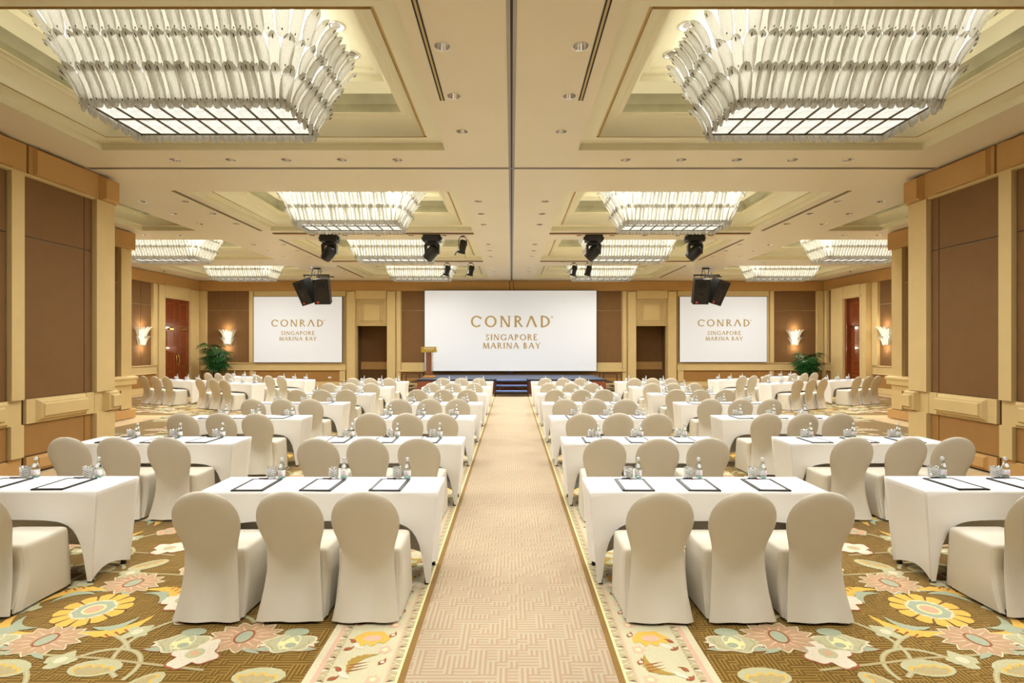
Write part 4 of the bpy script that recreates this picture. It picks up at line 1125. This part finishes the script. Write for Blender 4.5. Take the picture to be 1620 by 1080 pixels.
for i, yc in enumerate((16.70, 21.45)):
    for s, side in ((-1, 'left'), (1, 'right')):
        chandelier(s*10.70, yc, ('nearer' if i == 0 else 'farther')+' of the two outer crystal chandeliers over the '+side+' side tables', False)

# ================================================================== DOWNLIGHTS
mb = MB(); mb.lathe([(RD*.97, .03), (RD, .0), (RD*1.12, -.004), (RD*1.12, -.001), (RD, .004)], M['white'], 20, cap=(False, False)); DRING = mb.mesh('trim_ring')
mb = MB(); mb.lathe([(RD*.985, .002), (RD*.80, .06), (RD*.58, .12)], M['chrome'], 20, smooth=False, cap=(False, False)); DREF = mb.mesh('reflector')
mb = MB(); mb.lathe([(RD*.58, .118), (RD*.3, .112), (.001, .110)], M['lamp'], 16, cap=(False, False)); DLMP = mb.mesh('lamp')
SPOT = bpy.data.lights.new('downlight_lamp', 'SPOT'); SPOT.energy = DOWN_W; SPOT.color = LAMP_COL; SPOT.spot_size = radians(112); SPOT.spot_blend = 0.9; SPOT.shadow_soft_size = .045
def ordn(i): return (ORD+['eighth', 'ninth', 'tenth', 'eleventh', 'twelfth', 'thirteenth', 'fourteenth', 'fifteenth', 'sixteenth', 'seventeenth', 'eighteenth'])[i]
byg = {}
for x, y, g in DOWNS: byg.setdefault((g, x > 0), []).append((x, y))
for (g, rt), L_ in byg.items():
    side = 'right' if rt else 'left'
    L_.sort(key=lambda p: (round(p[1]), abs(p[0])))
    for i, (x, y) in enumerate(L_):
        lab = 'chrome recessed downlight, '+ordn(i)+' of those '+g.replace('downlights ', '')+' on the '+side
        t = thing('downlight', lab, 'downlight', (x, y, CEIL), group=g)
        put('trim_ring', DRING, t); put('reflector', DREF, t); put('lamp', DLMP, t)
        put('downlight_lamp', SPOT, t, loc=(0, 0, .10))
mb = MB(); mb.lathe([(.10, 0), (.10, -.012), (.085, -.012), (.083, -.002), (.05, -.001)], M['chrome'], 20, cap=(False, True)); CDL = mb.mesh('trim_ring')
mb = MB(); mb.lathe([(.05, -.0025), (.001, -.003)], M['track'], 16, cap=(False, False)); CDL2 = mb.mesh('lamp')
for s, side in ((-1, 'left'), (1, 'right')):
    for yy, w_ in ((6.31, 'nearer'), (6.93, 'farther')):
        t = thing('downlight', w_+' round chrome downlight inside the nearest '+side+' coffer beside the chandelier', 'downlight', (s*2.06, yy, CEIL+.80), group='downlights inside the near coffers')
        put('trim_ring', CDL, t); put('lamp', CDL2, t)
mb = MB(); mb.lathe([(.035, 0), (.03, -.012), (.008, -.02), (.008, -.045), (.022, -.05), (.0, -.052)], M['bronze'], 10, cap=(False, False)); SPR = mb.mesh('sprinkler_head')
for px, py in ((260, 428.5), (345, 441.2), (1345, 429), (1272, 441.2)):
    d = 2507/(546-py)
    o = put('sprinkler_head', SPR, loc=(X(px, d), d, CEIL)); tag(o, 'small dark ceiling sprinkler '+('beside the side wall on the ' if abs(px-809) > 500 else 'close to the back wall on the ')+('left' if px < 809 else 'right'), 'sprinkler', 'ceiling sprinklers')

# ================================================================== WALL SCONCES
SLEAF = leaf_mesh('x', scale=.95, wide=.80, pins=True).mesh('crystal_leaf')
def sconce(loc, rz, label):
    t = thing('wall_sconce', label, 'sconce', loc, rz, group='crystal wall sconces')     # -y of the empty points out of the wall
    mb = MB(); mb.box(-.12, .12, -.015, 0, -.30, .22, M['brass']); put('back_plate', mb.mesh('back_plate'), t)
    mb = MB(); rings = []
    for z, r in ((-.30, .085), (-.1, .10), (.0, .11), (.15, .13), (.24, .15)):
        rings.append([(r*1.25*cos(pi+pi*k/10), -.012+r*.8*sin(pi+pi*k/10), z) for k in range(11)])
    mb.loft(rings, M['sconce'], True, True); put('bulb_cover', mb.mesh('bulb_cover'), t)
    for tier, (z, r, n, sc) in enumerate(((-.36, .125, 7, .92), (-.04, .165, 8, 1.0))):
        for i in range(n):
            a = pi+pi*(i+.5)/n
            o = put('crystal_leaf', SLEAF, t, loc=(r*1.35*cos(a), -.02+r*.75*sin(a), z), rot=(0, 0, a-pi/2)); o.scale = (sc, sc, sc)
    ld = bpy.data.lights.get('sconce_lamp')
    if ld is None:
        ld = bpy.data.lights.new('sconce_lamp', 'POINT'); ld.energy = 8; ld.color = (1, .86, .66); ld.shadow_soft_size = .06
    put('sconce_lamp', ld, t, loc=(0, -.22, .42)); put('sconce_lamp', ld, t, loc=(0, -.20, -.48))
sconce((X(360, 24.5), BACK+.055, 2.27), 0, 'glowing two-tier crystal sconce on the back wall above the left palm')
sconce((X(1257.5, 24.5), BACK+.055, 2.27), 0, 'glowing two-tier crystal sconce on the back wall above the right palm')
sconce((-14.29, 20.72, 2.27), pi/2, 'glowing two-tier crystal sconce on the left side wall beside the double door')
sconce((14.29, 20.45, 2.27), -pi/2, 'glowing two-tier crystal sconce on the right side wall beside the door')

# ================================================================== POTTED PALMS
def frond_mesh():
    mb = MB(); rnd = random.Random(5)
    for k in range(11):
        a = radians(-85+17*k); L_ = .34*(1-.25*abs(k-5)/5); vs = []
        for i in range(6):
            t = i/5; r = .03+L_*t; d = -.16*t*t; w_ = .0145*sin(pi*min(1, .12+.86*t))**.7
            cx, cy = r*cos(a), r*sin(a)
            vs += [(cx-w_*sin(a)*-1*-1, cy+w_*cos(a), d-.004), (cx, cy, d+.004), (cx+w_*sin(a), cy-w_*cos(a), d-.004)]
        mb.add(vs, [(3*i+j, 3*i+j+1, 3*i+4+j, 3*i+3+j) for i in range(5) for j in range(2)], M['leaf'], True)
    return mb.mesh('palm_frond')
FROND = frond_mesh()
def palm(x, y, h, spread, label, seed):
    rnd = random.Random(seed)
    t = thing('potted_palm', label, 'plant', (x, y, 0), group='potted palms in the far corners')
    mb = MB(); mb.lathe([(.0, 0), (.20, 0), (.21, .02), (.27, .42), (.29, .44), (.29, .48), (.255, .48), (.25, .42)], M['pot'], 24, cap=(False, False)); put('planter', mb.mesh('planter'), t)
    mb = MB(); mb.lathe([(.25, .425), (.1, .44), (.001, .445)], M['soil'], 16, cap=(False, False)); put('soil', mb.mesh('soil'), t)
    for k in range(12):
        a = 2*pi*k/12+rnd.uniform(-.3, .3); lean = spread*rnd.uniform(.15, .55); hh = h*rnd.uniform(.62, .96)
        bx, by = .10*cos(a), .10*sin(a); tx, ty = bx+lean*.55*cos(a), by+lean*.55*sin(a)
        mb = MB(); pts = [(bx+(tx-bx)*(u**1.6), by+(ty-by)*(u**1.6), .43+(hh-.43)*u) for u in (0, .25, .5, .75, 1)]
        mb.tube(pts, [.017, .015, .013, .011, .009], M['stem'], 6); put('palm_stem', mb.mesh('palm_stem'), t)
        for q in range(8):
            u = 1-.085*q; b = a+2.4*q+rnd.uniform(-.4, .4)
            px_2, py_2, pz_2 = (bx+(tx-bx)*(u**1.6), by+(ty-by)*(u**1.6), .43+(hh-.43)*u)
            reach = rnd.uniform(.06, .20)*spread*1.6
            o = put('palm_frond', FROND, t, loc=(px_2+reach*cos(b), py_2+reach*sin(b), pz_2+reach*.5), rot=(rnd.uniform(-.3, .3), rnd.uniform(-.35, .35), b))
            s_ = rnd.uniform(.85, 1.2); o.scale = (s_, s_, s_)
palm(X(342, 23.6), 23.6, 2.02, .62, 'tall bushy green palm in a pot beside the left double door', 11)
palm(X(1277, 23.7), 23.7, 1.58, .55, 'smaller green palm in a pot at the right end of the back wall', 23)

mb = MB(); mb.box(-.07, .07, -.012, 0, -.04, .04, M['white']); o = mb.obj('socket_plate', wall_back); o.location = (X(521, 24.5), BACK+.055, .43)

# ================================================================== TABLES AND CHAIRS
TL, TW, TH = 1.88, .49, .75
def table_parts():
    per = []                                               # x, y, outward normal, arch of the hem, corner weight
    def side(p0, p1, nrm, n, hem, bow):
        for i in range(n):
            t = i/n; tt = .5-.5*cos(pi*t) if n > 12 else t
            x = p0[0]+(p1[0]-p0[0])*tt; y = p0[1]+(p1[1]-p0[1])*tt
            L_ = sqrt((p1[0]-p0[0])**2+(p1[1]-p0[1])**2); d = min(tt, 1-tt)*L_
            per.append((x, y, nrm, hem(d, tt), bow*sin(pi*tt)))
    a, b = TL/2, TW/2
    front = lambda d, t: .02 if d < .045 else .02+.49*(1-exp(-(d-.045)/.075))
    rear = lambda d, t: .02+.15*(1-exp(-max(0, d-.04)/.16))
    end = lambda d, t: .02+.055*sin(pi*t)
    side((-a, -b), (a, -b), (0, -1), 44, front, .035); side((a, -b), (a, b), (1, 0), 12, end, .04)
    side((a, b), (-a, b), (0, 1), 30, rear, .03); side((-a, b), (-a, -b), (-1, 0), 12, end, .04)
    rings = []
    rings.append([(x*.975, y*.93, TH) for x, y, *_ in per]); rings.append([(x*.992, y*.975, TH-.002) for x, y, *_ in per]); rings.append([(x, y, TH-.012) for x, y, *_ in per])
    for t in (.06, .15, .28, .42, .56, .7, .82, .92, 1.0):
        r = []
        for x, y, nrm, hz, bow in per:
            ins = .040*t
            z = (TH-.012)-(TH-.012-hz)*t
            low = 1-(z/(TH-.012))
            fx = x*(1-.062*low/a); fy = y*(1-.030*low/b)
            k = bow*sin(min(1, low*1.1)*pi*.62)
            r.append((fx-nrm[0]*k, fy-nrm[1]*k, z))
        rings.append(r)
    mb = MB(); mb.loft(rings, M['cloth'], True, False, True)
    cov = mb.mesh('stretch_cover')
    tp = MB(); tp.box(-a+.03, a-.03, -b+.02, b-.02, TH-.035, TH-.012, M['walnut'])
    out = [('stretch_cover', cov), ('table_top', tp.mesh('table_top'))]
    lg = MB(); lg.box(-.014, .014, -.014, .014, 0, TH-.035, M['blackm']); lg.box(-.016, .016, -.016, .016, 0, .012, M['blackm'])
    return out, lg.mesh('leg')
TBL, TLEG = table_parts()
def table(x, y, rz, label, group):
    t = assemble('banquet_table', TBL, label, 'table', (x, y, 0), rz, group)
    for sx in (-1, 1):
        for sy in (-1, 1): put('leg', TLEG, t, loc=(sx*(TL/2-.094), sy*(TW/2-.062), 0))
    return t

def chair_meshes(seed, slack):
    rnd = random.Random(seed)
    ph = [rnd.uniform(0, 6.28) for _ in range(6)]
    def plane(z): return -.165-(z-.31)*.30
    def ub(x): return min(.53, .33+.21*(abs(x)/.19)**2)
    def wz(z):
        if z < .46: return .235+(.183-.235)*sin(min(1, z/.46)*pi/2)
        if z < .70: return .183+(.232-.183)*(.5-.5*cos(pi*(z-.46)/.24))
        return .232*sqrt(max(0, 1-((z-.70)/.222)**2.3))
    def back(x, z):
        u = ub(x)
        if z >= u: y = plane(z)
        else:
            y = plane(z)+(-.292-plane(0))*(1-z/u)**1.5
        f = max(0, 1-z/.5)
        y += f*.011*sin(x*27+ph[0]+z*5)*(.4+slack) + f*f*.006*sin(x*61+ph[1]+z*9)*slack
        if slack > .5 and .12 < z < .5: y += -.014*sin((z-ub(x)*.8)*44)*exp(-((z-ub(x)*.72)/.11)**2)*(1-(x/.22)**2)
        return y
    zs = [.022, .06, .11, .16, .21, .26, .31, .36, .41, .45, .49, .53, .57, .61, .65, .69, .73, .77, .805, .835, .86, .88, .895, .908, .916, .9205]
    n = 15; rings = []
    for z in zs:
        w_ = max(.012, wz(z)); r = []
        us = [-cos(pi*i/(n-1)) for i in range(n)]
        cz = 1 if z < .85 else sqrt(max(.02, 1-((z-.85)/.0715)**2))
        for u in us: r.append((u*w_, back(u*w_, z)+.026-.026*(1-u**4)*cz, z))
        for u in us[::-1][1:-1]: r.append((u*w_*.985, back(u*w_, z)+.026+.026*(1-u**4)*cz, z))
        rings.append(r)
    mb = MB(); mb.loft(rings, M['chair'], False, True, True)
    bk = mb.mesh('back_cover')
    def srect(hx, y0, y1, r, z, amp):
        pts = []
        hy = (y1-y0)/2; cy = (y0+y1)/2; N_ = 64
        for k in range(N_):
            a = 2*pi*k/N_; c, s_ = cos(a), sin(a); e = .18
            x = hx*(abs(c)**e)*(1 if c >= 0 else -1); y = cy+hy*(abs(s_)**e)*(1 if s_ >= 0 else -1)
            wv = amp*(sin(a*13+ph[2])+.6*sin(a*21+ph[3])+.5*slack*sin(a*34+ph[4]))
            pts.append((x+c*wv, y+s_*wv, z))
        return pts
    R_ = [srect(.232, -.238, .275, .03, .02, .006*(.5+slack)), srect(.231, -.20, .275, .03, .10, .005*(.5+slack)), srect(.228, -.165, .272, .03, .20, .0038*(.5+slack)),
          srect(.224, -.14, .268, .03, .32, .002), srect(.221, -.15, .265, .03, .42, .0008), srect(.220, -.155, .264, .03, .448, 0), srect(.214, -.155, .258, .03, .466, 0), srect(.200, -.15, .242, .03, .4745, 0), srect(.15, -.14, .18, .03, .480, 0), srect(.05, -.05, .06, .03, .483, 0)]
    mb = MB(); mb.loft(R_, M['chair'], False, True, True)
    st = mb.mesh('seat_cover')
    return bk, st
CHM = [chair_meshes(1, .25), chair_meshes(2, .35), chair_meshes(5, .2), chair_meshes(9, 1.0), chair_meshes(12, 1.2)]
mb = MB(); mb.lathe([(.011, 0), (.014, .004), (.012, .03), (.011, .05)], M['blackm'], 8); CLEG = mb.mesh('leg')
def chair(x, y, rz, label, group, v):
    bk, st = CHM[v]
    t = assemble('banquet_chair', [('back_cover', bk), ('seat_cover', st)], label, 'chair', (x, y, 0), rz, group)
    for sx, sy in ((-.195, -.225), (.195, -.225), (-.195, .235), (.195, .235)): put('leg', CLEG, t, loc=(sx, sy, 0))
    return t

# ------------------------------------------------------------------ place settings
def bottle_parts():
    b = MB(); b.lathe([(.029, .012), (.0305, .016), (.0308, .075), (.0295, .088), (.0235, .108), (.0165, .128), (.0128, .140), (.0122, .156)], M['bottle'], 18, cap=(False, False))
    out = [('bottle_body', b.mesh('bottle_body'))]
    b = MB(); b.lathe([(.001, .004), (.026, .0), (.029, .004), (.0302, .013), (.001, .013)], M['bottlebase'], 18, cap=(False, False)); out.append(('bottle_base', b.mesh('bottle_base'), 'thick blue-green glass base'))
    c = MB(); c.lathe([(.0140, .152), (.0148, .154), (.0145, .172), (.012, .176), (.001, .1765)], M['cap'], 16, cap=(False, False)); out.append(('cap', c.mesh('cap'), 'silver screw cap'))
    l = MB(); vs = []; n = 14
    for i in range(n+1):
        a = -pi/2-1.7+3.4*i/n
        for z in (.026, .072): vs.append((.0312*cos(a), .0312*sin(a), z))
    l.add(vs, [(2*i, 2*i+2, 2*i+3, 2*i+1) for i in range(n)], M['label'], True); out.append(('label', l.mesh('label'), 'white paper label with red writing'))
    nl = MB(); pts = []
    def rad(z): return .0295+(.0165-.0295)*(z-.088)/.04
    for k in range(16):
        a = 2*pi*k/16; z = .109+.017*sin(a); q = -pi/2+.72*cos(a); r = rad(z)+.0012
        pts.append((r*cos(q), r*sin(q), z))
    pts.append((0, -(rad(.109)+.0016), .109)); nl.add(pts, [(k, (k+1) % 16, 16) for k in range(16)], M['label'], True); out.append(('neck_label', nl.mesh('neck_label'), 'round white neck label'))
    tx = MB()
    def wrap(polys, zc, rr=.0318):
        for q in polys:
            tx.add([(rr*sin(a/rr), -rr*cos(a/rr), zc+b_) for a, b_ in q], [tuple(range(len(q)))], M['redink'])
    wrap(lettering('PANNA', .034, .0085, K=.2, k=.12), .044); wrap(lettering('ACQUA', .018, .004, K=.2, k=.12), .053)
    wrap([[(-.003, -.003), (.003, -.003), (.0035, .002), (0, .0045), (-.0035, .002)]], .062)
    gr = MB(); vs = []
    for i in range(9):
        a = -pi/2-.7+1.4*i/8
        for z in (.029, .033): vs.append((.0318*cos(a), .0318*sin(a), z))
    gr.add(vs, [(2*i, 2*i+2, 2*i+3, 2*i+1) for i in range(8)], CAPB); 
    return out, [('label_lettering', tx.mesh('label_lettering')), ('label_band', gr.mesh('label_band'))]
CAPB = mat('grey_blue_print', rgb(120, 134, 160), 0.6)
BOT, BOTSUB = bottle_parts()
def tumbler_parts():
    n = 28; g = MB(); rings = []
    zs = [.008+.0855*i/9 for i in range(10)]
    for i, z in enumerate(zs):
        r = []
        for k in range(n):
            cut = .0022 if (k % 2 == 0) ^ (i % 2 == 0) else -.0012
            if i in (0, 9): cut = 0
            rr = (.0365+.004*i/9)+cut
            r.append((rr*cos(2*pi*k/n), rr*sin(2*pi*k/n), z))
        rings.append(r)
    fa, fb = [], []
    for i in range(9):
        for k in range(n): (fa if (k//2+i//1) % 2 else fb).append((i*n+k, i*n+(k+1) % n, (i+1)*n+(k+1) % n, (i+1)*n+k))
    allv = [q for r in rings for q in r]
    g.add(allv, fa, M['tumbler']); g.add(allv, fb, M['frost'])
    g.lathe([(.0395, .0935), (.0405, .0965), (.039, .0965), (.034, .012)], M['tumbler'], n, cap=(False, False))
    out = [('tumbler_wall', g.mesh('tumbler_wall'))]
    b = MB(); b.lathe([(.001, 0), (.034, 0), (.036, .004), (.0365, .009), (.001, .011)], M['tumbler'], 20, cap=(False, False)); out.append(('tumbler_base', b.mesh('tumbler_base')))
    return out
TUM = tumbler_parts()
def folder_parts():
    f = MB(); f.box(-.127, .127, -.183, .183, 0, .006, M['leather']); 
    fr = MB(); e = .026
    for a, b, c, d in ((-.127, .127, -.183, -.183+e), (-.127, .127, .183-e, .183), (-.127, -.127+e, -.183, .183), (.127-e, .127, -.183, .183)): fr.box(a, b, c, d, .006, .010, M['leather'])
    p = MB(); p.box(-.1005, .1005, -.1565, .1565, .006, .0088, M['paper'])
    r = MB(); r.box(-.012, .012, .132, .150, .0088, .0092, M['redink'])
    return [('folder_board', f.mesh('folder_board')), ('folder_rim', fr.mesh('folder_rim')), ('paper_sheet', p.mesh('paper_sheet'), 'white writing paper'), ('paper_emblem', r.mesh('paper_emblem'), 'small red printed emblem')]
FOL = folder_parts()
def pen_parts():
    T = Matrix.Rotation(pi/2, 4, 'Y')
    a = MB(); a.lathe([(.001, -.070), (.0045, -.066), (.0048, .01)], M['leather'], 8, T, cap=(False, True)); b = MB(); b.lathe([(.0048, .01), (.005, .012), (.005, .05), (.003, .062), (.001, .066)], M['chrome'], 8, T, cap=(True, False))
    return [('pen_barrel', a.mesh('pen_barrel')), ('pen_clip_end', b.mesh('pen_clip_end'), 'silver half of the pen')]
PEN = pen_parts()

def settings(tx, ty, rz, where, grp, seats, pens, rnd):
    c, s_ = cos(rz), sin(rz)
    def at(lx, ly): return (tx+lx*c-ly*s_, ty+lx*s_+ly*c)
    for lx, sn in seats:
        j = rnd.uniform(-.012, .012); jr = rnd.uniform(-.03, .03)
        p = at(lx-.012+j, -.052); assemble('writing_folder', FOL, 'black-edged paper folder, %s place, %s' % (sn, where), 'folder', (p[0], p[1], TH+.0005), rz+jr, 'writing folders '+grp)
        p = at(lx-.005+j, .186); assemble('tumbler', TUM, 'cut-glass tumbler, %s place, %s' % (sn, where), 'glass', (p[0], p[1], TH+.0005), rz+rnd.uniform(0, 3), 'cut-glass tumblers '+grp)
        p = at(lx+.082+j, .190+rnd.uniform(-.008, .008)); assemble('water_bottle', BOT, 'small water bottle, %s place, %s' % (sn, where), 'bottle', (p[0], p[1], TH+.0005), rnd.uniform(-.25, .25), 'water bottles '+grp, {'label': BOTSUB})
        if pens:
            p = at(lx-.01+j, .118); assemble('pen', PEN, 'black and silver pen, %s place, %s' % (sn, where), 'pen', (p[0], p[1], TH+.0155), rz+jr, 'pens '+grp)

ROWS = [4.71+2.085*k-.245 for k in range(7)]
rnd = random.Random(21)
LMR = ('left', 'middle', 'right')
SEATX = (-.55, -.005, .535)
for col, xc, cname in (('il', -1.522, 'left of the aisle'), ('ir', 1.555, 'right of the aisle'), ('ol', -4.225, 'in the outer left column'), ('or', 4.225, 'in the outer right column')):
    for k, yc in enumerate(ROWS):
        if k == 0: rown = 'nearest table '+cname
        elif k == 6: rown = 'table nearest the stage '+cname
        else: rown = ORD[k]+' table from the front '+cname if False else ORD[k]+' table back '+cname
        y = yc+(.03 if k == 0 and col[0] == 'o' else 0)
        grp = 'on the tables '+cname
        table(xc, y, 0, 'long table in fitted white cover, '+rown, 'covered tables '+cname)
        seats = list(zip(SEATX, LMR))
        vis = seats
        if k == 0 and col == 'ol': vis = [seats[2]]
        if k == 0 and col == 'or': vis = [seats[0]]
        for lx, sn in vis:
            dx, dy, rr = rnd.uniform(-.02, .02), rnd.uniform(-.03, .02), rnd.uniform(-.05, .05)
            if k == 0: dy *= .4; rr *= .5
            if col == 'ol' and k == 0: dy = .035
            if col == 'or' and k == 0: dy = .035
            if col[0] == 'o' and k == 1: dy = .05+dy*.3
            v = rnd.choice((0, 1, 2))
            chair(xc+lx+dx, y-.545+dy, rr, 'ivory-covered banquet chair, %s seat, %s' % (sn, rown), 'covered chairs '+cname, v)
        vs = seats
        if k == 0 and col == 'ol': vs = seats[1:]
        if k == 0 and col == 'or': vs = seats[:2]
        settings(xc, y, 0, rown, grp, vs, k < 3, rnd)
ANG = -.44
for m, side in ((-1, 'left'), (1, 'right')):
    for bx, by, nm in ((10.98, 17.84, side+' wall angled table, front row'), (8.43, 16.49, 'inner '+side+' angled table, front row'),
                       (10.05, 19.80, side+' wall angled table, back row'), (7.55, 18.25, 'inner '+side+' angled table, back row')):
        rz = ANG if m < 0 else -ANG
        tx, ty = m*bx, by
        table(tx, ty, rz, 'white-covered long table, '+nm, 'angled covered tables on the far '+side)
        c, s_ = cos(rz), sin(rz)
        for lx, sn in zip(SEATX, LMR):
            lx2 = lx+rnd.uniform(-.02, .02); ly = -.54+rnd.uniform(-.03, .03)
            chair(tx+lx2*c-ly*s_, ty+lx2*s_+ly*c, rz+rnd.uniform(-.06, .06), 'ivory-covered banquet chair, %s seat, %s' % (sn, nm), 'covered chairs at the angled tables on the far '+side, rnd.choice((3, 4)))
        settings(tx, ty, rz, nm, 'on the angled tables on the far '+side, list(zip(SEATX, LMR)), False, rnd)
